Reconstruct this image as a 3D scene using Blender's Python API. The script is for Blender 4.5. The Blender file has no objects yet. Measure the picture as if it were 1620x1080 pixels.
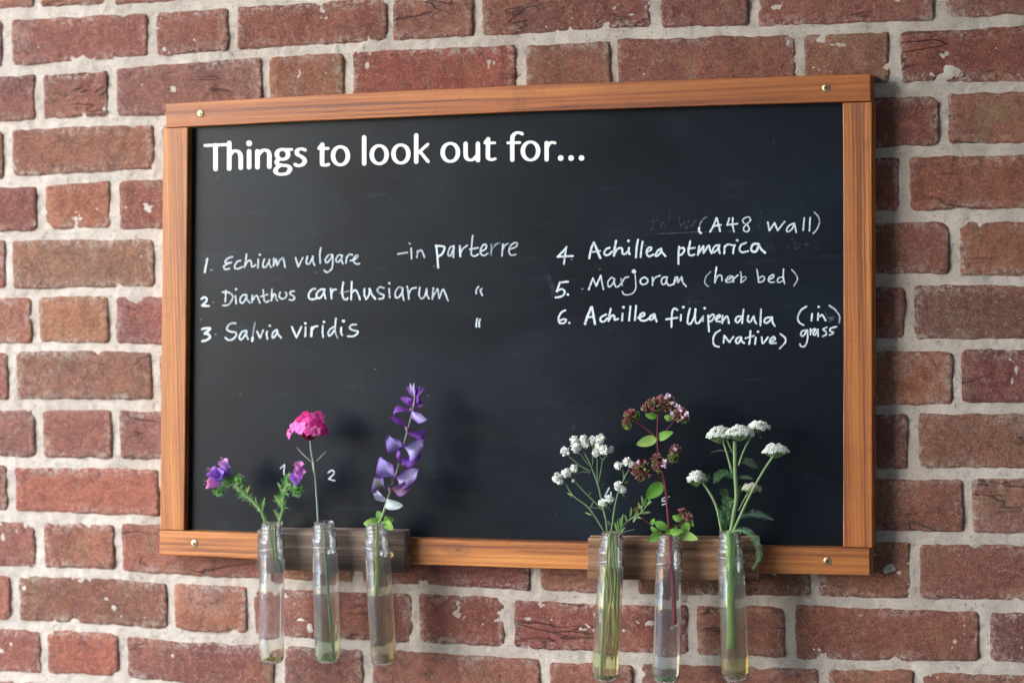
import bpy, math, random
from mathutils import Vector, Matrix, noise, Euler
R = math.radians
random.seed(11)
S = bpy.context.scene
COL = S.collection

# ------------------------------------------------------------------ camera
FPX = 3234.0                      # focal length in photo pixels (photo 1620 wide)
Z0 = 1.4                          # height of the wall's local origin above the ground
_a, _b, _c = R(-2.34), R(17.11), R(-1.11)
ROT = (Matrix.Rotation(_b, 3, 'Y') @ Matrix.Rotation(_a, 3, 'X') @ Matrix.Rotation(_c, 3, 'Z'))
def w3(v): return Vector((v[0], -v[2], v[1]))
RIGHT, UP, BACK = w3(ROT.col[0]), w3(ROT.col[1]), w3(ROT.col[2])
CAM = Vector((0.756, -2.368, 0.184 + Z0))
def P(px, py, d):
    """point of the place seen at photo pixel (px,py) on the plane d metres in front of the wall"""
    v = RIGHT * (px - 810) + UP * (540 - py) - BACK * FPX
    t = (-d - CAM.y) / v.y
    return CAM + v * t
cam = bpy.data.cameras.new('camera'); co = bpy.data.objects.new('camera', cam); COL.objects.link(co)
m = Matrix((RIGHT, UP, BACK)).transposed().to_4x4(); m.translation = CAM
co.matrix_world = m
cam.sensor_width = 36.0; cam.lens = FPX / 1620 * 36; cam.clip_end = 500
cam.dof.use_dof = True
cam.dof.focus_distance = (P(1180, 500, .03) - CAM).dot(-BACK)
cam.dof.aperture_fstop = 3.6
S.camera = co

# ------------------------------------------------------------------ light
SUN_EL, SUN_AZ = 24.0, -42.0      # azimuth measured from the wall's normal, minus = left
sd = Vector((math.sin(R(SUN_AZ)) * math.cos(R(SUN_EL)), -math.cos(R(SUN_AZ)) * math.cos(R(SUN_EL)), math.sin(R(SUN_EL))))
world = bpy.data.worlds.new('World'); S.world = world; world.use_nodes = True
nt = world.node_tree; bg = nt.nodes['Background']
sky = nt.nodes.new('ShaderNodeTexSky'); sky.sky_type = 'NISHITA'; sky.sun_disc = False
sky.sun_elevation = R(SUN_EL); sky.sun_rotation = math.atan2(sd.x, sd.y)
sky.dust_density = .4; sky.air_density = 1.2; sky.ozone_density = 3.0
nt.links.new(sky.outputs[0], bg.inputs[0]); bg.inputs[1].default_value = 0.15
sl = bpy.data.lights.new('sun', 'SUN'); sl.energy = .5; sl.angle = R(44); sl.color = (1.0, .955, .89)
so = bpy.data.objects.new('sun', sl); COL.objects.link(so)
so.rotation_euler = sd.to_track_quat('Z', 'Y').to_euler()
S.view_settings.view_transform = 'Standard'; S.view_settings.look = 'None'
S.view_settings.exposure = 2.95; S.view_settings.gamma = 1.0
S.render.engine = 'CYCLES'
S.cycles.max_bounces = 16; S.cycles.transmission_bounces = 12; S.cycles.glossy_bounces = 6; S.cycles.transparent_max_bounces = 12
S.cycles.blur_glossy = 0.5

# ------------------------------------------------------------------ materials
class NT:
    def __init__(s, name):
        s.m = bpy.data.materials.new(name); s.m.use_nodes = True
        s.t = s.m.node_tree; s.t.nodes.clear()
        s.out = s.n('ShaderNodeOutputMaterial')
    def n(s, ty, **kw):
        x = s.t.nodes.new(ty)
        for k, v in kw.items(): setattr(x, k, v)
        return x
    def l(s, a, b): s.t.links.new(a, b)
    def set(s, node, **kw):
        for k, v in kw.items(): s.inp(node, k, v)
        return node
    def inp(s, node, k, v):
        i = node.inputs[k]
        if isinstance(v, bpy.types.NodeSocket): s.l(v, i)
        else: i.default_value = (v + (1,) if isinstance(v, tuple) and len(v) == 3 and i.type == 'RGBA' else v)
    def principled(s, **kw):
        p = s.n('ShaderNodeBsdfPrincipled')
        for k, v in kw.items(): s.inp(p, k.replace('_', ' '), v)
        s.l(p.outputs[0], s.out.inputs[0]); return p
    def noise(s, vec, scale, detail=3, rough=.55, dist=0.0):
        x = s.n('ShaderNodeTexNoise'); s.l(vec, x.inputs['Vector'])
        x.inputs['Scale'].default_value = scale; x.inputs['Detail'].default_value = detail
        x.inputs['Roughness'].default_value = rough; x.inputs['Distortion'].default_value = dist
        return x.outputs['Fac']
    def ramp(s, f, *stops):
        r = s.n('ShaderNodeValToRGB'); s.l(f, r.inputs[0]); e = r.color_ramp.elements
        while len(e) < len(stops): e.new(.5)
        for q, (p, c) in zip(e, stops):
            q.position = p; q.color = (c if isinstance(c, tuple) else (c, c, c)) + (1,)
        return r.outputs[0]
    def mix(s, f, a, b, mode='MIX'):
        x = s.n('ShaderNodeMix', data_type='RGBA', blend_type=mode)
        s.inp(x, 0, f)
        for i, v in ((6, a), (7, b)):
            if isinstance(v, bpy.types.NodeSocket): s.l(v, x.inputs[i])
            else: x.inputs[i].default_value = v + (1,)
        return x.outputs[2]
    def math(s, op, a, b=0.0, clamp=False):
        x = s.n('ShaderNodeMath', operation=op, use_clamp=clamp); s.inp(x, 0, a); s.inp(x, 1, b); return x.outputs[0]
    def mapping(s, vec, scale=(1, 1, 1), rot=(0, 0, 0), loc=None):
        x = s.n('ShaderNodeMapping'); s.l(vec, x.inputs[0]); x.inputs['Scale'].default_value = scale; x.inputs['Rotation'].default_value = rot
        if loc is not None: s.inp(x, 'Location', loc)
        return x.outputs[0]
    def bump(s, h, dist, strength=1.0, nrm=None):
        x = s.n('ShaderNodeBump'); s.l(h, x.inputs['Height']); x.inputs['Distance'].default_value = dist; x.inputs['Strength'].default_value = strength
        if nrm is not None: s.l(nrm, x.inputs['Normal'])
        return x.outputs[0]

def obj_coords(k, spread=37.0):
    tc = k.n('ShaderNodeTexCoord'); oi = k.n('ShaderNodeObjectInfo')
    sc = k.math('MULTIPLY', oi.outputs['Random'], spread)
    cb = k.n('ShaderNodeCombineXYZ'); k.l(sc, cb.inputs[0]); k.l(sc, cb.inputs[1]); k.l(sc, cb.inputs[2])
    ad = k.n('ShaderNodeVectorMath', operation='ADD'); k.l(tc.outputs['Object'], ad.inputs[0]); k.l(cb.outputs[0], ad.inputs[1])
    return ad.outputs[0], oi

def mat_brick():
    k = NT('brick'); v, oi = obj_coords(k)
    rnd = oi.outputs['Random']
    base = k.ramp(rnd, (0.0, (.235, .094, .062)), (.2, (.285, .110, .068)), (.45, (.215, .078, .058)), (.62, (.285, .116, .070)), (.8, (.195, .086, .066)), (1.0, (.265, .096, .064)))
    ocol = k.mix(1.0, base, oi.outputs['Color'], 'MULTIPLY')
    patch = k.noise(v, 11, 3, .6, .6)
    c = k.mix(k.ramp(patch, (.38, 0.0), (.62, .75)), ocol, k.mix(1.0, ocol, (.70, .66, .72), 'MULTIPLY'))
    warm = k.noise(v, 17, 3, .6, .3)
    c = k.mix(k.ramp(warm, (.55, 0.0), (.75, .5)), c, (.38, .145, .075))
    moss = k.noise(k.mapping(v, (1, 1, .6)), 23, 4, .7)
    c = k.mix(k.ramp(moss, (.57, 0.0), (.72, .5)), c, (.24, .20, .10))
    soot = k.noise(k.mapping(v, (1, 1, 1.5)), 15, 5, .7, .8)
    c = k.mix(k.ramp(soot, (.57, 0.0), (.70, .6)), c, (.085, .055, .050))
    # mottled firing, sandy grain and pits
    mo = k.noise(v, 95, 4, .72, .4)
    c = k.mix(k.ramp(mo, (.30, .62), (.50, 0.0)), c, (.115, .042, .036))
    mo2 = k.noise(k.mapping(v, (1, 1, 1.4)), 140, 4, .75)
    c = k.mix(k.ramp(mo2, (.52, 0.0), (.72, .55)), c, (.46, .21, .155))
    g = k.noise(v, 520, 3, .8)
    c = k.mix(k.ramp(g, (.34, .75), (.47, 0.0)), c, (.075, .030, .026))
    c = k.mix(k.ramp(g, (.56, 0.0), (.68, .45)), c, (.56, .36, .29))
    # sweeping folds of the clay, on some faces only
    wv = k.mapping(v, (5.5, 1, 24), (0, .28, 0))
    cr = k.noise(wv, 1.0, 3.5, .6, .45)
    cr1 = k.math('ABSOLUTE', k.math('SUBTRACT', cr, .5))
    thin = k.math('MULTIPLY', k.noise(v, 33, 3, .6), .036)
    crease = k.math('SUBTRACT', 1.0, k.math('DIVIDE', cr1, thin), True)
    msk = k.ramp(k.noise(v, 7, 2, .5), (.54, 0.0), (.64, 1.0))
    crease = k.math('MULTIPLY', crease, msk)
    c = k.mix(k.math('MULTIPLY', crease, .7), c, (.05, .026, .024))
    # lime bloom and mortar specks
    sp = k.n('ShaderNodeTexVoronoi'); k.l(v, sp.inputs[0]); sp.inputs['Scale'].default_value = 70; sp.inputs['Randomness'].default_value = 1
    spk = k.math('MULTIPLY', k.ramp(sp.outputs['Distance'], (.05, 1.0), (.12, 0.0)), k.ramp(sp.outputs['Color'], (.84, 0.0), (.88, 1.0)))
    c = k.mix(k.math('MULTIPLY', spk, .7), c, (.62, .54, .46))
    at = k.n('ShaderNodeAttribute', attribute_name='edge')
    lime = k.math('MULTIPLY', k.ramp(k.noise(v, 150, 5, .8), (.49, 0.0), (.56, 1.0)), k.ramp(at.outputs['Fac'], (.15, 0.0), (.75, 1.0)))
    lime = k.math('MULTIPLY', lime, k.ramp(k.noise(v, 16, 3, .6), (.40, .15), (.58, 1.0)))
    c = k.mix(k.math('MULTIPLY', lime, .62), c, (.46, .41, .35))
    bl = k.math('MULTIPLY', k.ramp(k.noise(v, 8, 4, .7, .5), (.56, 0.0), (.74, .6)), k.ramp(k.noise(v, 260, 4, .8), (.42, .1), (.62, 1.0)))
    c = k.mix(bl, c, (.42, .31, .26))
    h = k.math('ADD', k.math('MULTIPLY', k.noise(v, 420, 4, .8), .7), k.math('MULTIPLY', k.noise(k.mapping(v, (40, 1, 110), (0, .28, 0)), 1.6, 5, .75, .8), 1.2))
    h = k.math('ADD', h, k.math('MULTIPLY', mo, 1.3))
    b1 = k.bump(h, .0022, 1.0)
    b2 = k.bump(k.math('SUBTRACT', 1.0, crease), .0018, 1.0, b1)
    k.principled(Base_Color=c, Roughness=.86, Normal=b2, Specular_IOR_Level=.25)
    return k.m

def mat_mortar():
    k = NT('mortar'); tc = k.n('ShaderNodeTexCoord'); v = tc.outputs['Object']
    c = k.ramp(k.noise(v, 14, 4, .65), (.3, (.41, .348, .300)), (.55, (.52, .448, .388)), (.75, (.60, .525, .458)))
    c = k.mix(k.ramp(k.noise(v, 420, 3, .8), (.3, .6), (.48, 0.0)), c, (.26, .22, .17))
    c = k.mix(k.ramp(k.noise(v, 60, 5, .75), (.54, 0.0), (.66, .55)), c, (.26, .225, .19))
    c = k.mix(k.ramp(k.noise(k.mapping(v, (1, 1, 2.2)), 34, 4, .7), (.60, 0.0), (.70, .45)), c, (.62, .58, .53))
    c = k.mix(k.ramp(k.noise(v, 5, 3, .6), (.6, 0.0), (.8, .25)), c, (.30, .31, .20))
    h = k.math('ADD', k.noise(v, 380, 5, .8), k.math('MULTIPLY', k.noise(v, 90, 4, .6), 1.5))
    h = k.math('ADD', h, k.math('MULTIPLY', k.noise(k.mapping(v, (12, 1, 120)), 1.0, 4, .7, .5), 1.3))
    pit = k.noise(v, 210, 3, .7)
    c = k.mix(k.ramp(pit, (.27, .75), (.34, 0.0)), c, (.12, .10, .085))
    h = k.math('ADD', h, k.math('MULTIPLY', k.ramp(pit, (.28, 0.0), (.36, 1.0)), 1.5))
    k.principled(Base_Color=c, Roughness=.92, Normal=k.bump(h, .0017, .85), Specular_IOR_Level=.2)
    return k.m

def mat_wood(name, dark, mid, light, axis, gloss=.40, fine=1.0, coat=.12, weather=0.0, knot=None):
    """axis: 0 grain runs along x, 2 grain runs along z"""
    k = NT(name); v, oi = obj_coords(k, 11.0)
    sc = (1.3, 14, 14) if axis == 0 else (14, 14, 1.3)
    g = k.mapping(v, sc)
    w = k.n('ShaderNodeTexWave', wave_type='BANDS', bands_direction='Z' if axis == 0 else 'X')
    k.l(g, w.inputs[0]); w.inputs['Scale'].default_value = 3.4 * fine; w.inputs['Distortion'].default_value = 5.0
    w.inputs['Detail'].default_value = 3; w.inputs['Detail Scale'].default_value = 1.2
    w.inputs['Detail Roughness'].default_value = .65
    lines = k.noise(k.mapping(v, (1.6, 95, 95) if axis == 0 else (95, 95, 1.6)), 1.0, 4, .62, .35)
    rings = k.math('ADD', k.math('MULTIPLY', w.outputs['Fac'], .12 if weather else .22), k.math('MULTIPLY', k.ramp(lines, (.3, 0.0), (.7, 1.0)), .88 if weather else .78))
    fib = k.noise(k.mapping(v, (10, 420, 420) if axis == 0 else (420, 420, 10)), 1.0, 5, .75)
    f = k.math('ADD', k.math('MULTIPLY', rings, .62), k.math('MULTIPLY', fib, .38))
    c = k.ramp(f, (.30, dark), (.50, mid), (.76, light))
    big = k.noise(k.mapping(v, (2.2, 9, 9) if axis == 0 else (9, 9, 2.2)), 1.0, 3, .6)
    c = k.mix(k.ramp(big, (.36, .5), (.6, 0.0)), c, tuple(a * .62 for a in mid))
    wear = k.noise(v, 90, 5, .8)
    c = k.mix(k.ramp(wear, (.66, 0.0), (.72, .5)), c, light)
    c = k.mix(k.ramp(wear, (.28, .6), (.35, 0.0)), c, tuple(a * .4 for a in dark))
    c = k.mix(1.0, c, oi.outputs['Color'], 'MULTIPLY')
    if knot:
        tc2 = k.n('ShaderNodeTexCoord'); mp = k.mapping(tc2.outputs['Object'], (.55, 0, 1.25), (0, .5, 0))
        ds = k.n('ShaderNodeVectorMath', operation='DISTANCE'); k.l(mp, ds.inputs[0])
        q_ = Euler((0, .5, 0)).to_matrix() @ Vector((knot[0] * .55, 0, knot[1] * 1.25)); ds.inputs[1].default_value = q_
        dn = k.math('ADD', ds.outputs['Value'], k.math('MULTIPLY', k.math('SUBTRACT', k.noise(v, 130, 3, .7), .5), .006))
        c = k.mix(k.ramp(dn, (.0012, .85), (.0045, 0.0)), c, (.055, .018, .008))
        c = k.mix(k.ramp(dn, (.004, .0), (.0075, .45), (.012, 0.0)), c, dark)
    stain = k.noise(v, 26, 4, .7, .6)
    c = k.mix(k.ramp(stain, (.58, 0.0), (.72, .35)), c, tuple(a * .8 for a in dark))
    h = k.math('ADD', fib, k.math('MULTIPLY', rings, .5))
    k.principled(Base_Color=c, Roughness=k.math('ADD', gloss, k.math('MULTIPLY', fib, .2)), Normal=k.bump(h, .0007 if not weather else .0022, .8),
                 Coat_Weight=coat, Coat_Roughness=.3)
    return k.m

def mat_panel():
    k = NT('blackboard_paint'); tc = k.n('ShaderNodeTexCoord'); v = tc.outputs['Object']
    sm = k.noise(k.mapping(v, (1, 1, 1.7), (0, .5, 0)), 4.2, 5, .6, .5)
    st = k.noise(k.mapping(v, (2.2, 1, 6), (0, .7, 0)), 2.4, 5, .6, .6)
    dust_skycast = k.math('MULTIPLY', k.ramp(sm, (.42, 0.0), (.8, 1.0)), k.ramp(st, (.35, 0.2), (.7, 1.0)))
    c = k.mix(k.math('MULTIPLY', dust_skycast, .06), (.0036, .0058, .0100), (.10, .19, .32))  # chalk dust; its blue also puts the sky's reflected cast into the colour
    # small scuffs and chalk specks
    vo = k.n('ShaderNodeTexVoronoi'); k.l(k.mapping(v, (1, 1, 1.6)), vo.inputs[0]); vo.inputs['Scale'].default_value = 42
    sp = k.math('MULTIPLY', k.ramp(vo.outputs['Distance'], (.02, 1.0), (.07, 0.0)), k.ramp(vo.outputs['Color'], (.80, 0.0), (.86, 1.0)))
    c = k.mix(k.math('MULTIPLY', sp, .35), c, (.45, .47, .5))
    sc = k.noise(k.mapping(v, (30, 1, 9), (0, .7, 0)), 3.0, 5, .8, 2.0)
    scm = k.math('MULTIPLY', k.ramp(sc, (.64, 0.0), (.72, 1.0)), k.ramp(sm, (.5, 0.0), (.65, 1.0)))
    c = k.mix(k.math('MULTIPLY', scm, .16), c, (.5, .52, .55))
    fs = k.noise(k.mapping(v, (7, 1, 60), (0, .55, 0)), 2.0, 4, .75, .7)
    c = k.mix(k.math('MULTIPLY', k.ramp(fs, (.60, 0.0), (.74, 1.0)), .022), c, (.6, .66, .75))
    k.principled(Base_Color=c, Roughness=k.math('ADD', .26, k.math('MULTIPLY', sm, .2)), Specular_IOR_Level=.21,
                 Normal=k.bump(k.noise(v, 900, 3, .6), .00012, .6))
    return k.m

def mat_chalk():
    k = NT('chalk'); tc = k.n('ShaderNodeTexCoord'); v = tc.outputs['Object']; oi = k.n('ShaderNodeObjectInfo')
    at = k.n('ShaderNodeAttribute', attribute_name='cov')
    g = k.noise(v, 420, 4, .75)
    patch = k.noise(v, 70, 3, .6)
    f = k.math('ADD', k.math('MULTIPLY', k.math('SUBTRACT', g, .5), 2.4), k.math('MULTIPLY', k.math('SUBTRACT', patch, .5), 1.4))
    f = k.math('MINIMUM', k.math('ADD', f, at.outputs['Fac'], True), k.math('MULTIPLY', k.math('POWER', at.outputs['Fac'], 1.4), 1.25), True)
    p = k.principled(Base_Color=(.62, .68, .73), Roughness=.95, Specular_IOR_Level=.1)
    t = k.n('ShaderNodeBsdfTransparent'); mx = k.n('ShaderNodeMixShader')
    k.l(f, mx.inputs[0]); k.l(t.outputs[0], mx.inputs[1]); k.l(p.outputs[0], mx.inputs[2]); k.l(mx.outputs[0], k.out.inputs[0])
    return k.m

def mat_plain(name, c, rough=.5, metal=0.0, bump=0.0, **kw):
    k = NT(name)
    tc = k.n('ShaderNodeTexCoord'); n = k.noise(tc.outputs['Object'], 160, 4, .6)
    col = k.mix(k.ramp(n, (.35, 0.0), (.7, .35)), c, tuple(a * .7 for a in c))
    a = dict(Base_Color=col, Roughness=rough, Metallic=metal)
    if bump: a['Normal'] = k.bump(n, bump, .6)
    k.principled(**a, **kw); return k.m

def mat_plant():
    k = NT('plant'); at = k.n('ShaderNodeAttribute', attribute_name='col'); tc = k.n('ShaderNodeTexCoord')
    n = k.noise(tc.outputs['Object'], 330, 3, .6)
    c = k.mix(k.ramp(n, (.3, .3), (.6, 0.0)), at.outputs['Color'], k.mix(1.0, at.outputs['Color'], (.72, .72, .72), 'MULTIPLY'))
    uv = k.n('ShaderNodeUVMap', uv_map='leaf')
    sx = k.n('ShaderNodeSeparateXYZ'); k.l(uv.outputs[0], sx.inputs[0])
    au = k.math('ABSOLUTE', k.math('SUBTRACT', sx.outputs[0], .5))
    vv = k.math('SUBTRACT', k.math('MULTIPLY', sx.outputs[1], 7.0), k.math('MULTIPLY', au, 5.0))
    tri = k.math('ABSOLUTE', k.math('SUBTRACT', k.math('FRACT', vv), .5))
    vein = k.math('MAXIMUM', k.ramp(tri, (0.0, 1.0), (.12, 0.0)), k.ramp(au, (0.0, 1.0), (.04, 0.0)))
    has = k.n('ShaderNodeAttribute', attribute_name='vein')
    vm = k.math('MULTIPLY', vein, has.outputs['Fac'])
    c = k.mix(k.math('MULTIPLY', vm, .8), c, k.mix(1.0, c, (.30, .16, .50), 'MULTIPLY'))
    p = k.principled(Base_Color=c, Roughness=.66, Specular_IOR_Level=.25, Normal=k.bump(n, .0004, .5))
    tr = k.n('ShaderNodeBsdfTranslucent'); k.l(c, tr.inputs[0])
    mx = k.n('ShaderNodeMixShader'); mx.inputs[0].default_value = .28
    k.l(p.outputs[0], mx.inputs[1]); k.l(tr.outputs[0], mx.inputs[2]); k.l(mx.outputs[0], k.out.inputs[0])
    return k.m

def mat_glass():
    k = NT('clear_plastic'); tc = k.n('ShaderNodeTexCoord'); v = tc.outputs['Object']
    n = k.noise(k.mapping(v, (1, 1, .35)), 70, 3, .5)
    p = k.principled(Base_Color=(.98, .985, .98), Roughness=k.ramp(n, (.3, .02), (.8, .10)), IOR=1.45, Transmission_Weight=1.0, Normal=k.bump(n, .00025, .35))
    d = k.n('ShaderNodeBsdfDiffuse'); d.inputs[0].default_value = (.85, .86, .84, 1)
    mist = k.ramp(k.noise(k.mapping(v, (1, 1, .5)), 120, 4, .7), (.35, .01), (.7, .05))
    mx = k.n('ShaderNodeMixShader'); k.l(mist, mx.inputs[0]); k.l(p.outputs[0], mx.inputs[1]); k.l(d.outputs[0], mx.inputs[2]); k.l(mx.outputs[0], k.out.inputs[0])
    return k.m

def mat_water(name, low, zlo, zhi):
    """water stained by plant matter towards the bottom of the tube (object z in metres)"""
    k = NT(name); tc = k.n('ShaderNodeTexCoord'); sx = k.n('ShaderNodeSeparateXYZ'); k.l(tc.outputs['Object'], sx.inputs[0])
    n = k.noise(tc.outputs['Object'], 60, 3, .6)
    z = k.math('ADD', sx.outputs[2], k.math('MULTIPLY', k.math('SUBTRACT', n, .5), .03))
    mr = k.n('ShaderNodeMapRange'); k.l(z, mr.inputs[0]); mr.inputs[1].default_value = zlo; mr.inputs[2].default_value = zhi
    c = k.ramp(mr.outputs[0], (0.0, low), (.55, tuple((a + 1) / 2 for a in low)), (1.0, (.98, .98, .975)))
    k.principled(Base_Color=c, Roughness=0.0, IOR=1.33, Transmission_Weight=1.0)
    return k.m

M_BRICK, M_MORTAR = mat_brick(), mat_mortar()
WOOD = ((.155, .036, .006), (.41, .125, .018), (.58, .225, .045))
M_WX = mat_wood('varnished_pine_across', *WOOD, 0)
M_WZ = mat_wood('varnished_pine_upright', *WOOD, 2, fine=1.5)
M_OLD = mat_wood('weathered_plank', (.050, .032, .022), (.17, .115, .08), (.34, .26, .20), 0, gloss=.72, fine=1.6, coat=0, weather=1)
M_PANEL, M_CHALK = mat_panel(), mat_chalk()
M_VINYL = mat_plain('white_vinyl', (.80, .80, .76), .45)
M_BRASS = mat_plain('brass_screw', (.66, .52, .27), .35, 1.0)
M_SLOT = mat_plain('screw_recess', (.05, .04, .03), .6, .8)
M_STEEL = mat_plain('screw_zinc', (.55, .54, .50), .35, 1.0)
M_PLANT, M_GLASS = mat_plant(), mat_glass()

# ------------------------------------------------------------------ mesh tools
def mesh_obj(name, verts, faces, mat, parent=None, smooth=True, loc=None):
    me = bpy.data.meshes.new(name); me.from_pydata([tuple(v) for v in verts], [], faces); me.update()
    if smooth: me.polygons.foreach_set('use_smooth', [True] * len(me.polygons))
    me.materials.append(mat)
    o = bpy.data.objects.new(name, me); COL.objects.link(o)
    if loc is not None: o.location = loc
    if parent is not None:
        o.parent = parent
    return o
def empty(name, loc, label, cat, group=None):
    o = bpy.data.objects.new(name, None); COL.objects.link(o); o.location = loc; o.empty_display_size = .02
    o['label'] = label; o['category'] = cat
    if group: o['group'] = group
    return o

class MB:
    """mesh builder in world coordinates with per-vertex colour and leaf uv"""
    def __init__(s): s.v = []; s.f = []; s.c = []; s.uv = []; s.vein = []
    def add(s, pts, faces, col, uvs=None, vein=0.0):
        b = len(s.v); s.v += [Vector(p) for p in pts]
        s.c += [col] * len(pts) if not isinstance(col, list) else col
        s.uv += uvs if uvs else [(0.3, .1)] * len(pts); s.vein += [vein] * len(pts)
        s.f += [tuple(i + b for i in f) for f in faces]
    def build(s, name, mat, parent=None, smooth=True, origin=None):
        org = Vector(origin) if origin is not None else (Vector(parent.matrix_basis.translation) if parent is not None else Vector())
        o = mesh_obj(name, [v - org for v in s.v], s.f, mat, parent, smooth)
        me = o.data
        ca = me.attributes.new('col', 'FLOAT_COLOR', 'POINT')
        ca.data.foreach_set('color', [x for c in s.c for x in (c[0], c[1], c[2], 1.0)])
        va = me.attributes.new('vein', 'FLOAT', 'POINT'); va.data.foreach_set('value', s.vein)
        ul = me.uv_layers.new(name='leaf'); vi = [0] * len(me.loops); me.loops.foreach_get('vertex_index', vi)
        ul.data.foreach_set('uv', [x for i in vi for x in s.uv[i]])
        return o

def frame_of(t, ref=Vector((0, -1, 0))):
    t = t.normalized(); a = t.cross(ref)
    if a.length < 1e-4: a = t.cross(Vector((1, 0, 0)))
    a.normalize(); return a, a.cross(t).normalized()
def smooth_path(pts, sub=5):
    pts = [Vector(p) for p in pts]
    if len(pts) < 3: sub = max(sub, 2)
    q = [pts[0] * 2 - pts[1]] + pts + [pts[-1] * 2 - pts[-2]]; out = []
    for i in range(1, len(q) - 2):
        p0, p1, p2, p3 = q[i - 1:i + 3]
        for j in range(sub):
            t = j / sub
            out.append(.5 * ((2 * p1) + (p2 - p0) * t + (2 * p0 - 5 * p1 + 4 * p2 - p3) * t * t + (3 * p1 - p0 - 3 * p2 + p3) * t ** 3))
    out.append(pts[-1]); return out
def tube(mb, pts, r0, r1, col, n=7, sub=5, col2=None, hair=0):
    path = smooth_path(pts, sub); L = len(path); vs = []; fs = []; cs = []
    for i, p in enumerate(path):
        t = (path[min(i + 1, L - 1)] - path[max(i - 1, 0)])
        a, b = frame_of(t); u = i / (L - 1); r = r0 + (r1 - r0) * u
        r *= 1 + .10 * noise.noise(p * 180)
        cc = tuple(c0 + (c1 - c0) * u for c0, c1 in zip(col, col2 or col))
        for j in range(n):
            th = 2 * math.pi * j / n; vs.append(p + (a * math.cos(th) + b * math.sin(th)) * r); cs.append(cc)
        if i:
            for j in range(n):
                fs.append(((i - 1) * n + j, (i - 1) * n + (j + 1) % n, i * n + (j + 1) % n, i * n + j))
    fs.append(tuple(range(n))[::-1]); fs.append(tuple(range((L - 1) * n, L * n)))
    mb.add(vs, fs, cs)
def leaf(mb, base, tip, width, col, col_edge=None, bend=.0, roll=0.0, fold=.25, nseg=8, nx=4, peak=.42, wavy=0.0, vein=0.0, face=Vector((0, -1, 0)), thick=0.0):
    """a blade from base to tip; bend lifts the middle toward 'face', roll turns it about its axis"""
    base, tip = Vector(base), Vector(tip); ax = tip - base; L = ax.length
    if L < 1e-5: return
    side, nrm = frame_of(ax, face)
    if nrm.dot(face) < 0: nrm = -nrm
    q = Matrix.Rotation(roll, 3, ax.normalized()); side = q @ side; nrm = q @ nrm
    vs, fs, cs, uvs = [], [], [], []
    ph = random.uniform(0, 6)
    for i in range(nseg + 1):
        t = i / nseg
        e = math.log(.5) / math.log(peak)
        w = width * .5 * max(0.0, math.sin(math.pi * min(1, t) ** e)) ** .66 + width * .02
        c = base + ax * t + nrm * (bend * L * math.sin(math.pi * t * .9))
        for j in range(-nx // 2, nx // 2 + 1):
            s_ = j / (nx / 2)
            off = nrm * (fold * w * abs(s_) ** 1.3) + nrm * (wavy * width * math.sin(t * 9 + ph + (1.6 if s_ > 0 else 0)) * abs(s_) ** 2)
            vs.append(c + side * (w * s_) + off)
            f_ = abs(s_) ** 1.5 if col_edge else 0
            f_ = max(f_, (t - .85) / .15 if col_edge and t > .85 else 0)
            cs.append(tuple(a + (b - a) * f_ for a, b in zip(col, col_edge or col)))
            uvs.append((.5 + s_ * .5, t))
    m_ = nx + 1
    for i in range(nseg):
        for j in range(nx):
            a = i * m_ + j; fs.append((a, a + 1, a + m_ + 1, a + m_))
    mb.add(vs, fs, cs, uvs, vein)
_ico = {}
def ico(sub):
    if sub not in _ico:
        import bmesh
        bm = bmesh.new(); bmesh.ops.create_icosphere(bm, subdivisions=sub, radius=1)
        bm.verts.ensure_lookup_table(); _ico[sub] = ([v.co.copy() for v in bm.verts], [tuple(v.index for v in f.verts) for f in bm.faces]); bm.free()
    return _ico[sub]
def ball(mb, c, r, col, sub=2, bump=.15, freq=1.4, sx=(1, 1, 1), col2=None):
    vs, fs = ico(sub); c = Vector(c); o = Vector((random.random() * 50,) * 3)
    out, cs = [], []
    for v in vs:
        n_ = noise.noise(v * freq + o); q = v * (r * (1 + bump * n_)); out.append(c + Vector((q.x * sx[0], q.y * sx[1], q.z * sx[2])))
        f_ = min(1, max(0, n_ + .5)) if col2 else 0
        cs.append(tuple(a + (b - a) * f_ for a, b in zip(col, col2 or col)))
    mb.add(out, fs, cs)
def vary(c, a=.12):
    k = 1 + random.uniform(-a, a); return tuple(min(1, max(0, x * k * (1 + random.uniform(-a, a) * .4))) for x in c)

# ------------------------------------------------------------------ ground
g = mesh_obj('ground', [(-60, -60, 0), (60, -60, 0), (60, 60, 0), (-60, 60, 0)], [(0, 1, 2, 3)], mat_plain('ground', (.20, .22, .25), .9))
g['kind'] = 'structure'
# added out-of-view slabs blocking light from right, opposite and above; open on the left
def slab(name, x0, x1, y0, y1, z0, z1, m):
    vs = [(x0, y0, z0), (x1, y0, z0), (x1, y1, z0), (x0, y1, z0), (x0, y0, z1), (x1, y0, z1), (x1, y1, z1), (x0, y1, z1)]
    o = mesh_obj(name, vs, [(0, 3, 2, 1), (4, 5, 6, 7), (0, 1, 5, 4), (1, 2, 6, 5), (2, 3, 7, 6), (3, 0, 4, 7)], m, None, False)
    o['kind'] = 'structure'; return o
M_SHADE = mat_plain('light_block_dark', (.16, .14, .125), .8)
M_BLOCK_PALE = mat_plain('light_block_pale', (.48, .43, .37), .85)  # pale, so the added slabs also bounce some fill light
slab('light_block_opposite', -1.95, 2.6, -3.2, -3.0, 0, 2.7, M_SHADE)
slab('light_block_right', 2.4, 2.6, -3.0, .22, 0, 2.7, M_BLOCK_PALE)
slab('light_block_top', -1.3, 2.6, -3.2, .30, 2.7, 2.8, M_BLOCK_PALE)

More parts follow.
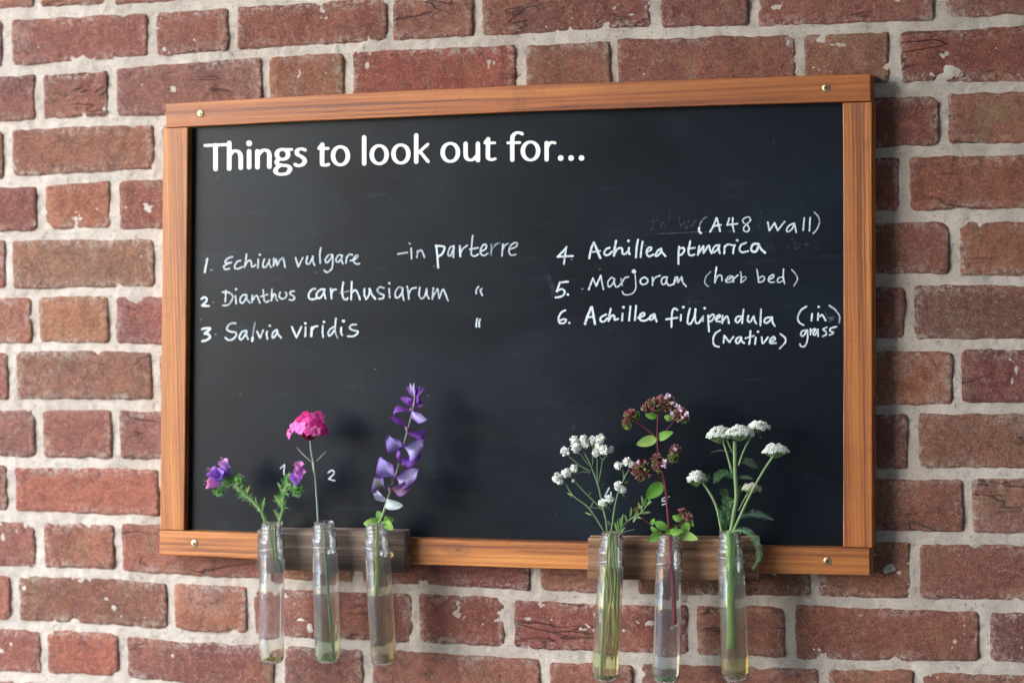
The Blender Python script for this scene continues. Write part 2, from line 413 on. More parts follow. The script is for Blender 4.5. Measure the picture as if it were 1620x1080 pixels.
# ------------------------------------------------------------------ brick wall
wall = empty('brick_wall', (0, 0, 0), 'red brick wall with pale mortar joints behind the chalkboard', 'wall')
XMIN, XMAX, ZTOP, ZBOT = -1.12, 1.0, .70, -.54
JT = {  # bed joints (mm on the wall): measured points from left to right
 1: [(-663, 513), (-444, 511), (-330, 512)],
 2: [(-665, 438), (-500, 441), (-334, 446), (-186, 447), (-76, 446), (32, 445), (162, 446), (244, 444), (393, 440), (489, 438), (559, 437), (629, 437)],
 3: [(-667, 368), (-554, 370), (-454, 369), (488, 367), (605, 364)],
 4: [(-614, 295), (-456, 299), (476, 296), (530, 296), (627, 294)],
 5: [(-672, 226), (-549, 225), (-452, 223), (498, 223), (627, 220)],
 6: [(-675, 150), (-563, 151), (-461, 150), (510, 149), (626, 147)],
 7: [(-677, 79), (-554, 79), (-457, 77), (497, 75), (625, 75)],
 8: [(-680, 3), (-556, 4), (-459, 3), (496, 2), (625, 2)],
 9: [(-682, -69), (-651, -71), (507, -73), (624, -71)],
 10: [(-653, -143), (-499, -145), (482, -146), (600, -145)],
 11: [(-656, -215), (-531, -215), (-441, -219), (-323, -221), (-91, -223), (18, -225), (124, -228), (334, -223), (408, -223), (543, -223), (623, -222)],
 12: [(-689, -286), (-658, -287), (-534, -288), (-414, -294), (-148, -296), (-38, -297), (70, -299), (257, -298), (407, -297), (576, -292)],
 13: [(-635, -356), (-515, -356), (-300, -364), (0, -371), (300, -372), (600, -366)]}
def interp(x, pts):
    if x <= pts[0][0]: return pts[0][1]
    for (a, b), (c, d) in zip(pts, pts[1:]):
        if x <= c: return b + (d - b) * (x - a) / (c - a)
    return pts[-1][1]
def joint(n, x):
    if n in JT: return interp(x * 1000, JT[n]) / 1000
    if n < 1: return joint(1, x) + .0745 * (1 - n)
    return joint(13, x) - .0735 * (n - 13)
PER, STR = .3413, .2258
MEAS = {
 1: [(0, 0, -653), (0, 1, -443), (1, 0, -333), (1, 1, -121), (2, 0, -8), (2, 1, 213), (3, 0, 327), (3, 1, 542)],
 2: [(-0.5, 1, -608), (0.5, 0, -502), (0.5, 1, -288), (1.5, 0, -177), (1.5, 1, 46), (2.5, 0, 161), (2.5, 1, 381), (3.5, 0, 490)],
 3: [(0, 0, -656), (0, 1, -440), (3, 1, 544)], 4: [(-0.5, 1, -610), (0.5, 0, -503), (3.5, 0, 499)],
 5: [(0, 0, -660), (0, 1, -444), (3, 1, 555)], 6: [(-0.5, 1, -622), (0.5, 0, -511), (3.5, 0, 504)],
 7: [(0, 0, -659), (0, 1, -450), (3, 1, 557)], 8: [(-0.5, 1, -621), (0.5, 0, -512), (3.5, 0, 505)],
 9: [(0, 0, -667), (3, 1, 567)],
 10: [(-0.5, 1, -626), (0.5, 0, -513), (1.5, 0, -178), (1.5, 1, 51), (2.5, 0, 172), (2.5, 1, 392), (3.5, 0, 506)],
 11: [(0, 0, -664), (0, 1, -439), (1, 0, -327), (1, 1, -104), (2, 0, 16), (2, 1, 246), (3, 0, 362), (3, 1, 583)],
 12: [(-0.5, 1, -623), (0.5, 0, -509), (0.5, 1, -289), (1.5, 0, -170), (1.5, 1, 60), (2.5, 0, 175), (2.5, 1, 401), (3.5, 0, 509)]}
def perps(row):
    off = 0 if row % 2 else .5
    mm = MEAS.get(row, MEAS[12] if row % 2 == 0 and row > 12 else MEAS[11] if row > 12 else MEAS[2] if row % 2 == 0 else MEAS[1])
    res = [((n - 2) * PER + e * STR, x / 1000 - ((n - 2) * PER + e * STR)) for n, e, x in mm]
    out = []
    for n in range(-3, 8):
        for e in (0, 1):
            x = (n + off - 2) * PER + e * STR
            out.append(x + interp(x, res))
    return out
TINT = {}   # (row, index of brick seen in the photo by x) -> colour factor
TINT_PX = [ # photo pixel on a brick, colour factor of its clay
 (120, 155, (1.05, .95, .95)), (130, 320, (1.25, 1.25, 1.05)), (120, 505, (1.35, 1.6, 1.2)), (50, 155, (.82, .9, 1.0)), (300, 130, (.95, 1.05, 1.25)),
 (130, 235, (.9, 1.0, 1.0)), (130, 415, (.85, 1.1, 1.1)), (1440, 595, (1.3, 1.35, 1.0)), (1560, 490, (.75, .95, .95)), (1440, 290, (1.05, .95, .85)),
 (1500, 290, (1.1, 1.0, .9)), (1520, 90, (.95, .8, .8)), (1330, 90, (.95, 1.05, 1.05)), (690, 110, (1.1, .8, .9)), (890, 30, (.9, .85, .95)),
 (1560, 590, (.85, .75, .9)), (1560, 700, (.85, 1.0, .95)), (330, 965, (1.2, 1.2, 1.1)), (140, 1040, (1.2, .95, .95)), (1400, 1000, (1.0, .95, .95)),
 (740, 980, (1.05, .95, 1.0)), (900, 990, (1.15, .8, .85)), (1600, 1000, (.85, .95, 1.1)), (140, 775, (1.2, 1.0, 1.0)), (1250, 915, (.5, .8, .8)),
 (700, 910, (1.05, .85, .9)), (1480, 800, (.95, 1.0, .9)), (220, 510, (1.05, 1.0, 1.15)), (430, 120, (.95, 1.05, 1.0)), (35, 650, (.85, .95, 1.1)),
 (520, 905, (1.5, 1.5, 1.0)), (1050, 900, (.8, 1.0, .8)), (220, 680, (.85, .95, 1.15)), (560, 110, (1.1, .85, .9)), (1400, 95, (.95, 1.05, 1.1))]
TP = [((P(px, py, 0).x), P(px, py, 0).z - Z0, c) for px, py, c in TINT_PX]
mb_count = 0
def make_brick(xl, xr, row):
    global mb_count
    gx, gz = .0036, .0043
    xc = (xl + xr) / 2
    W_ = xr - xl
    nx = max(10, int(W_ / .0042)); nz = 15
    zc = (joint(row, xc) + joint(row + 1, xc)) / 2
    loc = Vector((xc, 0, zc + Z0)); seed = Vector((random.random() * 90, random.random() * 90, row * 3.1))
    proud = .0014 + random.random() * .0015
    tiltx, tiltz = random.uniform(-.006, .006), random.uniform(-.012, .012)
    jx0, jx1 = random.uniform(-.0018, .0018), random.uniform(-.0018, .0018)
    jz0, jz1 = random.uniform(-.0016, .0016), random.uniform(-.0016, .0016)
    chips = [(random.choice((0, 1)) * W_ + random.uniform(-.004, .004) if random.random() < .6 else random.uniform(0, W_), random.choice((0, .066)), random.uniform(.005, .012)) for _ in range(random.choice((0, 1, 1, 2, 3)))]
    cra = random.uniform(-.25, .25); deep = random.random() ** 1.5 * .0022
    vs, fs, ed = [], [], []
    rr = .0075
    def us(n, L):           # denser samples near the edges
        return [(.5 - .5 * math.cos(math.pi * i / n)) * .35 + (i / n) * .65 for i in range(n + 1)]
    U, V = us(nx, W_), us(nz, .07)
    for j, v in enumerate(V):
        for i, u in enumerate(U):
            x0 = xl + gx + jx0 + (xr - xl - 2 * gx + jx1 - jx0) * u
            zt, zb = joint(row, x0) - gz + jz0, joint(row + 1, x0) + gz + jz1
            z = zt + (zb - zt) * v
            # rounded corners
            dl = min(u, 1 - u) * W_; dv = min(v, 1 - v) * (zt - zb)
            rim = min(dl, dv)
            x = x0; q = Vector((x * 1.0, 0, z)) + seed
            # ragged outline
            wx = noise.noise(q * 38) * .0018 + noise.noise(q * 130) * .0014
            wz = noise.noise(q * 41 + Vector((7, 3, 1))) * .0020 + noise.noise(q * 125 + Vector((2, 9, 4))) * .0014
            e = max(0, 1 - rim / .012)
            x += wx * e; z += wz * e
            cd = Vector((max(0, rr - dl), max(0, rr - dv))).length
            edge = max(0.0, 1 - rim / .0046)
            drop = (edge ** 2.0) * .0034 + (max(0, cd - rr * .6) / rr) * .010
            y = proud - drop + tiltx * (x - xc) + tiltz * (z - zc)
            y += noise.noise(q * 22) * .0014 + noise.noise(q * 75) * .0012 + noise.noise(q * 190) * .0009
            # drag folds of a hand-thrown face
            qq = Vector((q.x * 6, 0, (q.z + (q.x) * cra) * 26)); qq.x += noise.noise(q * 18) * 1.2; qq.z += noise.noise(q * 13 + seed) * 2.6
            fz = noise.noise(qq)
            y -= deep * max(0, 1 - abs(fz) / .10) * (1 - edge)
            for hx, hz, hr in chips:
                dd = math.hypot(u * W_ - hx, v * .066 - hz) / hr + noise.noise(q * 160) * .35
                if dd < 1: y -= .0034 * (1 - dd ** 2)
            vs.append((x - xc, -y, z - zc)); ed.append(min(1, max(0, 1 - rim / .022) ** 1.3))
    m_ = nx + 1
    for j in range(nz):
        for i in range(nx):
            a = j * m_ + i; fs.append((a, a + m_, a + m_ + 1, a + 1))
    # sides back into the bed
    ring = [i for i in range(m_)] + [j * m_ + nx for j in range(1, nz + 1)] + [nz * m_ + i for i in range(nx - 1, -1, -1)] + [j * m_ for j in range(nz - 1, 0, -1)]
    b = len(vs)
    for i in ring: vs.append((vs[i][0], .03, vs[i][2])); ed.append(1.0)
    for k in range(len(ring)):
        k2 = (k + 1) % len(ring); fs.append((ring[k], ring[k2], b + k2, b + k))
    o = mesh_obj('brick', vs, fs, M_BRICK, wall, True, loc)
    at = o.data.attributes.new('edge', 'FLOAT', 'POINT'); at.data.foreach_set('value', ed)
    t = random.uniform(.9, 1.12); col = (t * random.uniform(.95, 1.07), t * random.uniform(.92, 1.1), t * random.uniform(.92, 1.12))
    for (x, z, c) in TP:
        if xl < x < xr and joint(row + 1, x) < z < joint(row, x): col = c
    o.color = (*col, 1)
    mb_count += 1
for row in range(-1, 15):
    pp = [x for x in perps(row) if XMIN < x < XMAX]
    for a, b in zip(pp, pp[1:]): make_brick(a, b, row)
def build_mortar():
    st = .0042; nx = int((XMAX - XMIN + .04) / st); nz = int((ZTOP - ZBOT) / st)
    vs, fs = [], []
    for j in range(nz + 1):
        z = ZBOT + j * st
        for i in range(nx + 1):
            x = XMIN - .02 + i * st; q = Vector((x, 0, z))
            y = noise.noise(q * 30) * .0016 + noise.noise(q * 95 + Vector((5, 0, 0))) * .0015 + noise.noise(q * 230) * .0009 - .0003
            vs.append((x, -y, z + Z0))
    m_ = nx + 1
    for j in range(nz):
        for i in range(nx):
            a = j * m_ + i; fs.append((a, a + 1, a + m_ + 1, a + m_))
    return mesh_obj('mortar', vs, fs, M_MORTAR, wall)
build_mortar()

def box(name, x0, x1, y0, y1, z0, z1, mat, parent=None, bev=0.0):
    c = Vector(((x0 + x1) / 2, (y0 + y1) / 2, (z0 + z1) / 2)); a, b, d = (x1 - x0) / 2, (y1 - y0) / 2, (z1 - z0) / 2
    vs = [(-a, -b, -d), (a, -b, -d), (a, b, -d), (-a, b, -d), (-a, -b, d), (a, -b, d), (a, b, d), (-a, b, d)]
    fs = [(0, 3, 2, 1), (4, 5, 6, 7), (0, 1, 5, 4), (1, 2, 6, 5), (2, 3, 7, 6), (3, 0, 4, 7)]
    o = mesh_obj(name, vs, fs, mat, parent, False, c)
    return o
box('wall_core', XMIN - .02, XMAX + .02, .031, .22, 0, 2.6, M_MORTAR, wall)

# ------------------------------------------------------------------ chalkboard
DP, DF, DB = .017, .029, .005         # panel face, frame face, frame back (metres off the wall)
board = empty('chalkboard', P(815, 880, DF), 'black chalkboard in orange pine frame with chalked flower names', 'chalkboard')
BL = Vector(board.location)
def bar(name, tl, tr, br, bl, mat, d0, d1, grain, top=None, bot=None, tint=(1, 1, 1), parent=board, n=26, rough=.0004, end=.0):
    """a sawn bar whose face corners are given in photo pixels; top/bot bow the long edges (pixels)"""
    A, B_, C_, D_ = [Vector(p) for p in (tl, tr, br, bl)]
    pts2 = []
    nu, nv = (n, 4) if grain == 0 else (4, n)
    ctr = P(*((A + B_ + C_ + D_) / 4), d0)
    vs, fs = [], []
    for j in range(nv + 1):
        for i in range(nu + 1):
            u, v = i / nu, j / nv
            p = (A * (1 - u) + B_ * u) * (1 - v) + (D_ * (1 - u) + C_ * u) * v
            if grain == 0: p.y += ((top or 0) * (1 - v) + (bot or 0) * v) * 4 * u * (1 - u)
            else: p.x += ((top or 0) * (1 - u) + (bot or 0) * u) * 4 * v * (1 - v)
            w = P(p.x, p.y, d0)
            w += Vector((noise.noise(w * 9), noise.noise(w * 60) * .4, noise.noise(w * 9 + Vector((3, 3, 3))))) * rough
            vs.append(w - ctr)
    m_ = nu + 1
    for j in range(nv):
        for i in range(nu):
            a = j * m_ + i; fs.append((a, a + m_, a + m_ + 1, a + 1))
    ring = [i for i in range(m_)] + [j * m_ + nu for j in range(1, nv + 1)] + [nv * m_ + i for i in range(nu - 1, -1, -1)] + [j * m_ for j in range(nv - 1, 0, -1)]
    b = len(vs)
    for i in ring: vs.append(vs[i] + Vector((0, d0 - d1, 0)))
    for k in range(len(ring)):
        k2 = (k + 1) % len(ring); fs.append((ring[k], ring[k2], b + k2, b + k))
    fs.append(tuple(b + k for k in range(len(ring)))[::-1])
    o = mesh_obj(name, vs, fs, mat, parent, False, ctr - (Vector(parent.location) if parent else Vector()))
    bv = o.modifiers.new('bevel', 'BEVEL'); bv.width = .0012; bv.segments = 3; bv.limit_method = 'ANGLE'; bv.angle_limit = R(50)
    wn = o.modifiers.new('wn', 'WEIGHTED_NORMAL')
    o.data.polygons.foreach_set('use_smooth', [True] * len(o.data.polygons))
    o.color = (*tint, 1)
    return o
top = bar('top_rail', (262, 164), (1377, 117.5), (1377.5, 160.5), (262, 202.5), M_WX, DF, DB, 0, -5, -4, (.86, .74, .70))
kc = P(*[(a + b + c_ + d) / 4 for a, b, c_, d in ((253, 1376, 1376, 252), (838.5, 867, 909.5, 877))], DF); kp = P(724, 869, DF) - kc
M_WXK = mat_wood('varnished_pine_knotted', *WOOD, 0, knot=(kp.x, kp.z))
bot = bar('bottom_rail', (253, 838.5), (1376, 867), (1376, 909.5), (252, 877), M_WXK, DF, DB, 0, 2.5, 4, (1.0, 1.0, 1.0))
ls = bar('left_stile', (257.5, 203.2), (297, 201.6), (291, 838.8), (253, 837.6), M_WZ, DF - .0003, DB, 2, .5, .5, (1.02, 1.05, 1.1))  # paler, cooler tint: the light's sheen on this side put into the colour
rs = bar('right_stile', (1333, 163), (1379, 161.2), (1380, 866.3), (1333.5, 865), M_WZ, DF - .0003, DB, 2, 1.2, .5, (.92, .85, .8))
# panel, behind the frame rebate
pv = [P(275, 180, DP), P(1350, 135, DP), P(1350, 890, DP), P(270, 860, DP)]
pc = P(810, 520, DP)
qv = [v - pc for v in pv] + [v - pc + Vector((0, .012, 0)) for v in pv]
panel = mesh_obj('panel', qv, [(0, 3, 2, 1), (4, 5, 6, 7), (0, 1, 5, 4), (1, 2, 6, 5), (2, 3, 7, 6), (3, 0, 4, 7)], M_PANEL, board, False, pc - BL)

def screw(px, py, d, r, parent, mat, name='screw'):
    c = P(px, py, d); vs, fs = [], []; n = 20
    prof = [(0.0, .0010), (.35, .0012), (.75, .0010), (.97, .0005), (1.0, -.0015)]
    vs.append(Vector((0, -prof[0][1], 0)))
    for (q, h) in prof[1:]:
        for j in range(n): th = 2 * math.pi * j / n; vs.append(Vector((math.cos(th) * q * r, -h, math.sin(th) * q * r)))
    for j in range(n): fs.append((0, 1 + j, 1 + (j + 1) % n))
    for k in range(3):
        for j in range(n): a = 1 + k * n; fs.append((a + j, a + n + j, a + n + (j + 1) % n, a + (j + 1) % n))
    o = mesh_obj(name, vs, fs, mat, parent, True, c - Vector(parent.location))
    a = random.uniform(0, 1.5); cv, cf = [], []
    for t in (a, a + math.pi / 2):
        dx = Vector((math.cos(t), 0, math.sin(t))); dz = Vector((-math.sin(t), 0, math.cos(t))); b = len(cv)
        for s1, s2 in ((-1, -1), (1, -1), (1, 1), (-1, 1)): cv.append(dx * s1 * r * .5 + dz * s2 * r * .13 + Vector((0, -.00135 - .0001 * (t != a), 0)))
        cf.append((b, b + 1, b + 2, b + 3))
    s = mesh_obj('recess', cv, cf, M_SLOT, o, False)
    return o
for px, py in ((318, 180), (1307, 139.5), (308, 859), (1309, 887)): screw(px, py, DF, .0048, board, M_BRASS)

# ------------------------------------------------------------------ writing
LIFT = [0.0]
def ribbon(mb, pix, wfun, cov=1.0, sub=6, straight=False, rag=.08, depth=None):
    """pix: photo-pixel points of one stroke, wfun(tangent)->half width in pixels"""
    pts = [Vector((x, y, 0)) for x, y in pix]
    if len(pts) == 1: pts = [pts[0], pts[0] + Vector((.3, .3, 0))]
    path = smooth_path(pts, 1 if straight else sub)
    if straight:
        pp = []
        for a, b in zip(path, path[1:]):
            for k in range(6): pp.append(a.lerp(b, k / 6))
        path = pp + [path[-1]]
    LIFT[0] += .00003
    d0 = DP + .0003 + (LIFT[0] % .0009)
    ts = [(path[min(i + 1, len(path) - 1)] - path[max(i - 1, 0)]).normalized() for i in range(len(path))]
    hw = [wfun(t) for t in ts]
    # rounded caps
    head = [(path[0] - ts[0] * hw[0] * math.cos(a), ts[0], hw[0] * math.sin(a)) for a in (.25, .7, 1.1)]
    tail = [(path[-1] + ts[-1] * hw[-1] * math.cos(a), ts[-1], hw[-1] * math.sin(a)) for a in (1.1, .7, .25)]
    allp = head + list(zip(path, ts, hw)) + tail
    vs, fs, cv = [], [], []
    for i, (p, t, h) in enumerate(allp):
        n = Vector((-t.y, t.x, 0)); d = d0 + i * .0000012
        k1 = 1 + rag * 2 * noise.noise(Vector((p.x * .8, p.y * .8, 1))); k2 = 1 + rag * 2 * noise.noise(Vector((p.x * .8, p.y * .8, 9)))
        a, b = p + n * h * k1, p - n * h * k2
        vs += [P(a.x, a.y, d), P(b.x, b.y, d)]
        cf = cov if not callable(cov) else cov(i / (len(allp) - 1))
        cv += [cf, cf]
        if i: k = 2 * i; fs.append((k - 2, k, k + 1, k - 1))
    b = len(mb[0]); mb[0].extend(vs); mb[1].extend([tuple(i + b for i in f) for f in fs]); mb[2].extend(cv)
def flush(mb, name, mat, label=None):
    org = P(810, 520, DP)
    c = sum(mb[0], Vector()) / len(mb[0])
    o = mesh_obj(name, [v - c for v in mb[0]], mb[1], mat, panel, False, c - org)
    at = o.data.attributes.new('cov', 'FLOAT', 'POINT'); at.data.foreach_set('value', mb[2])
    if label: o['label'] = label
    return o
def pp(s): return [tuple(float(a) for a in q.split(',')) for q in s.split()]

# printed heading: stems heavy, horizontals lighter
T1, T2, T3 = (315, 200, 210 / 1620), (525, 195, 210 / 1620), (725, 190, 210 / 1620)
def ell(cx, cy, a, b, t0=0, t1=360, n=16): return ' '.join('%.1f,%.1f' % (cx + a * math.cos(R(t0 + (t1 - t0) * i / n)), cy + b * math.sin(R(t0 + (t1 - t0) * i / n))) for i in range(n + 1))
HEAD = [
 (T1, ['|72,234 325,224', '|200,232 200,520']), (T1, ['|368,205 368,515', '380,345 405,312 440,300 478,310 503,345 508,400 508,505']),
 (T1, ['|610,305 610,500', 'o610,208']), (T1, ['|712,305 712,498', '722,345 760,305 800,290 838,302 857,345 857,400 857,492']),
 (T1, [ell(1017, 342, 69, 61), '1060,285 1100,284 1130,282', '975,402 948,430 958,458 1010,474 1070,480 1103,500 1108,528 1075,572 1000,586 948,572 932,543 948,508 985,480']),
 (T1, ['1295,290 1255,276 1215,282 1192,308 1202,342 1245,368 1282,400 1286,438 1252,472 1205,480 1170,465']),
 (T1, ['1503,225 1501,440 1515,470 1548,474 1580,465', '|1460,270 1575,270', '/1500,222 1468,262']),
 (T2, [ell(105, 398, 91, 110)]), (T2, ['|395,175 395,492']), (T2, [ell(578, 385, 91, 110)]), (T2, [ell(843, 376, 92, 110)]),
 (T2, ['|1030,150 1030,470', '/1055,362 1170,258', '/1078,350 1175,468']), (T2, [ell(1446, 357, 94, 110)]),
 (T3, ['90,290 90,420 108,472 148,488 192,475 225,440', '|240,290 240,490']),
 (T3, ['365,235 362,440 378,474 408,484 450,474', '|325,281 445,280', '/362,230 330,270']),
 (T3, ['660,485 660,235 674,185 712,157 752,157 780,170', '|605,279 750,276']), (T3, [ell(882, 378, 94, 110)]),
 (T3, ['|1078,282 1078,480', '1085,325 1112,288 1145,274 1180,280']),
 (T3, ['o1250,465']), (T3, ['o1377,465']), (T3, ['o1504,463'])]
for (x0, y0, s), strokes in HEAD:
    mb = ([], [], [])
    for q in strokes:
        if q[0] == 'o':
            x, y = pp(q[1:])[0]; cx, cy = x0 + x * s, y0 + y * s
            ribbon(mb, [(cx - .05, cy), (cx + .05, cy)], lambda t: 4.5, rag=0, straight=True)
            continue
        st = q[0] in '|/'; thin = .82 if q[0] == '/' else 1
        pts = [(x0 + x * s, y0 + y * s) for x, y in pp(q[1:] if st else q)]
        ribbon(mb, pts, lambda t, k=thin: k * math.sqrt((3.5 * t.y) ** 2 + (2.15 * t.x) ** 2), rag=0.0, straight=st)
    flush(mb, 'letter', M_VINYL)

A_ = (310, 380, 150 / 1620); B__ = (310, 470, 150 / 1620); C__ = (450, 380, 150 / 1620); D__ = (580, 370, 150 / 1350); E__ = (700, 370, 150 / 1012)
F__ = (450, 490, 150 / 1620); G__ = (870, 370, 150 / 1620); H__ = (920, 420, 180 / 1620); I__ = (1090, 415, 190 / 1620); J__ = (870, 475, 240 / 1620); K__ = (1090, 470, 250 / 1620)
L__ = (1010, 330, 150 / 1620); N__ = (1150, 330, 160 / 1620); T__ = (310, 640, 210 / 1134); U__ = (860, 670, 1 / 6); V__ = (960, 610, 160 / 691); W__ = (0, 720, 1 / 3)
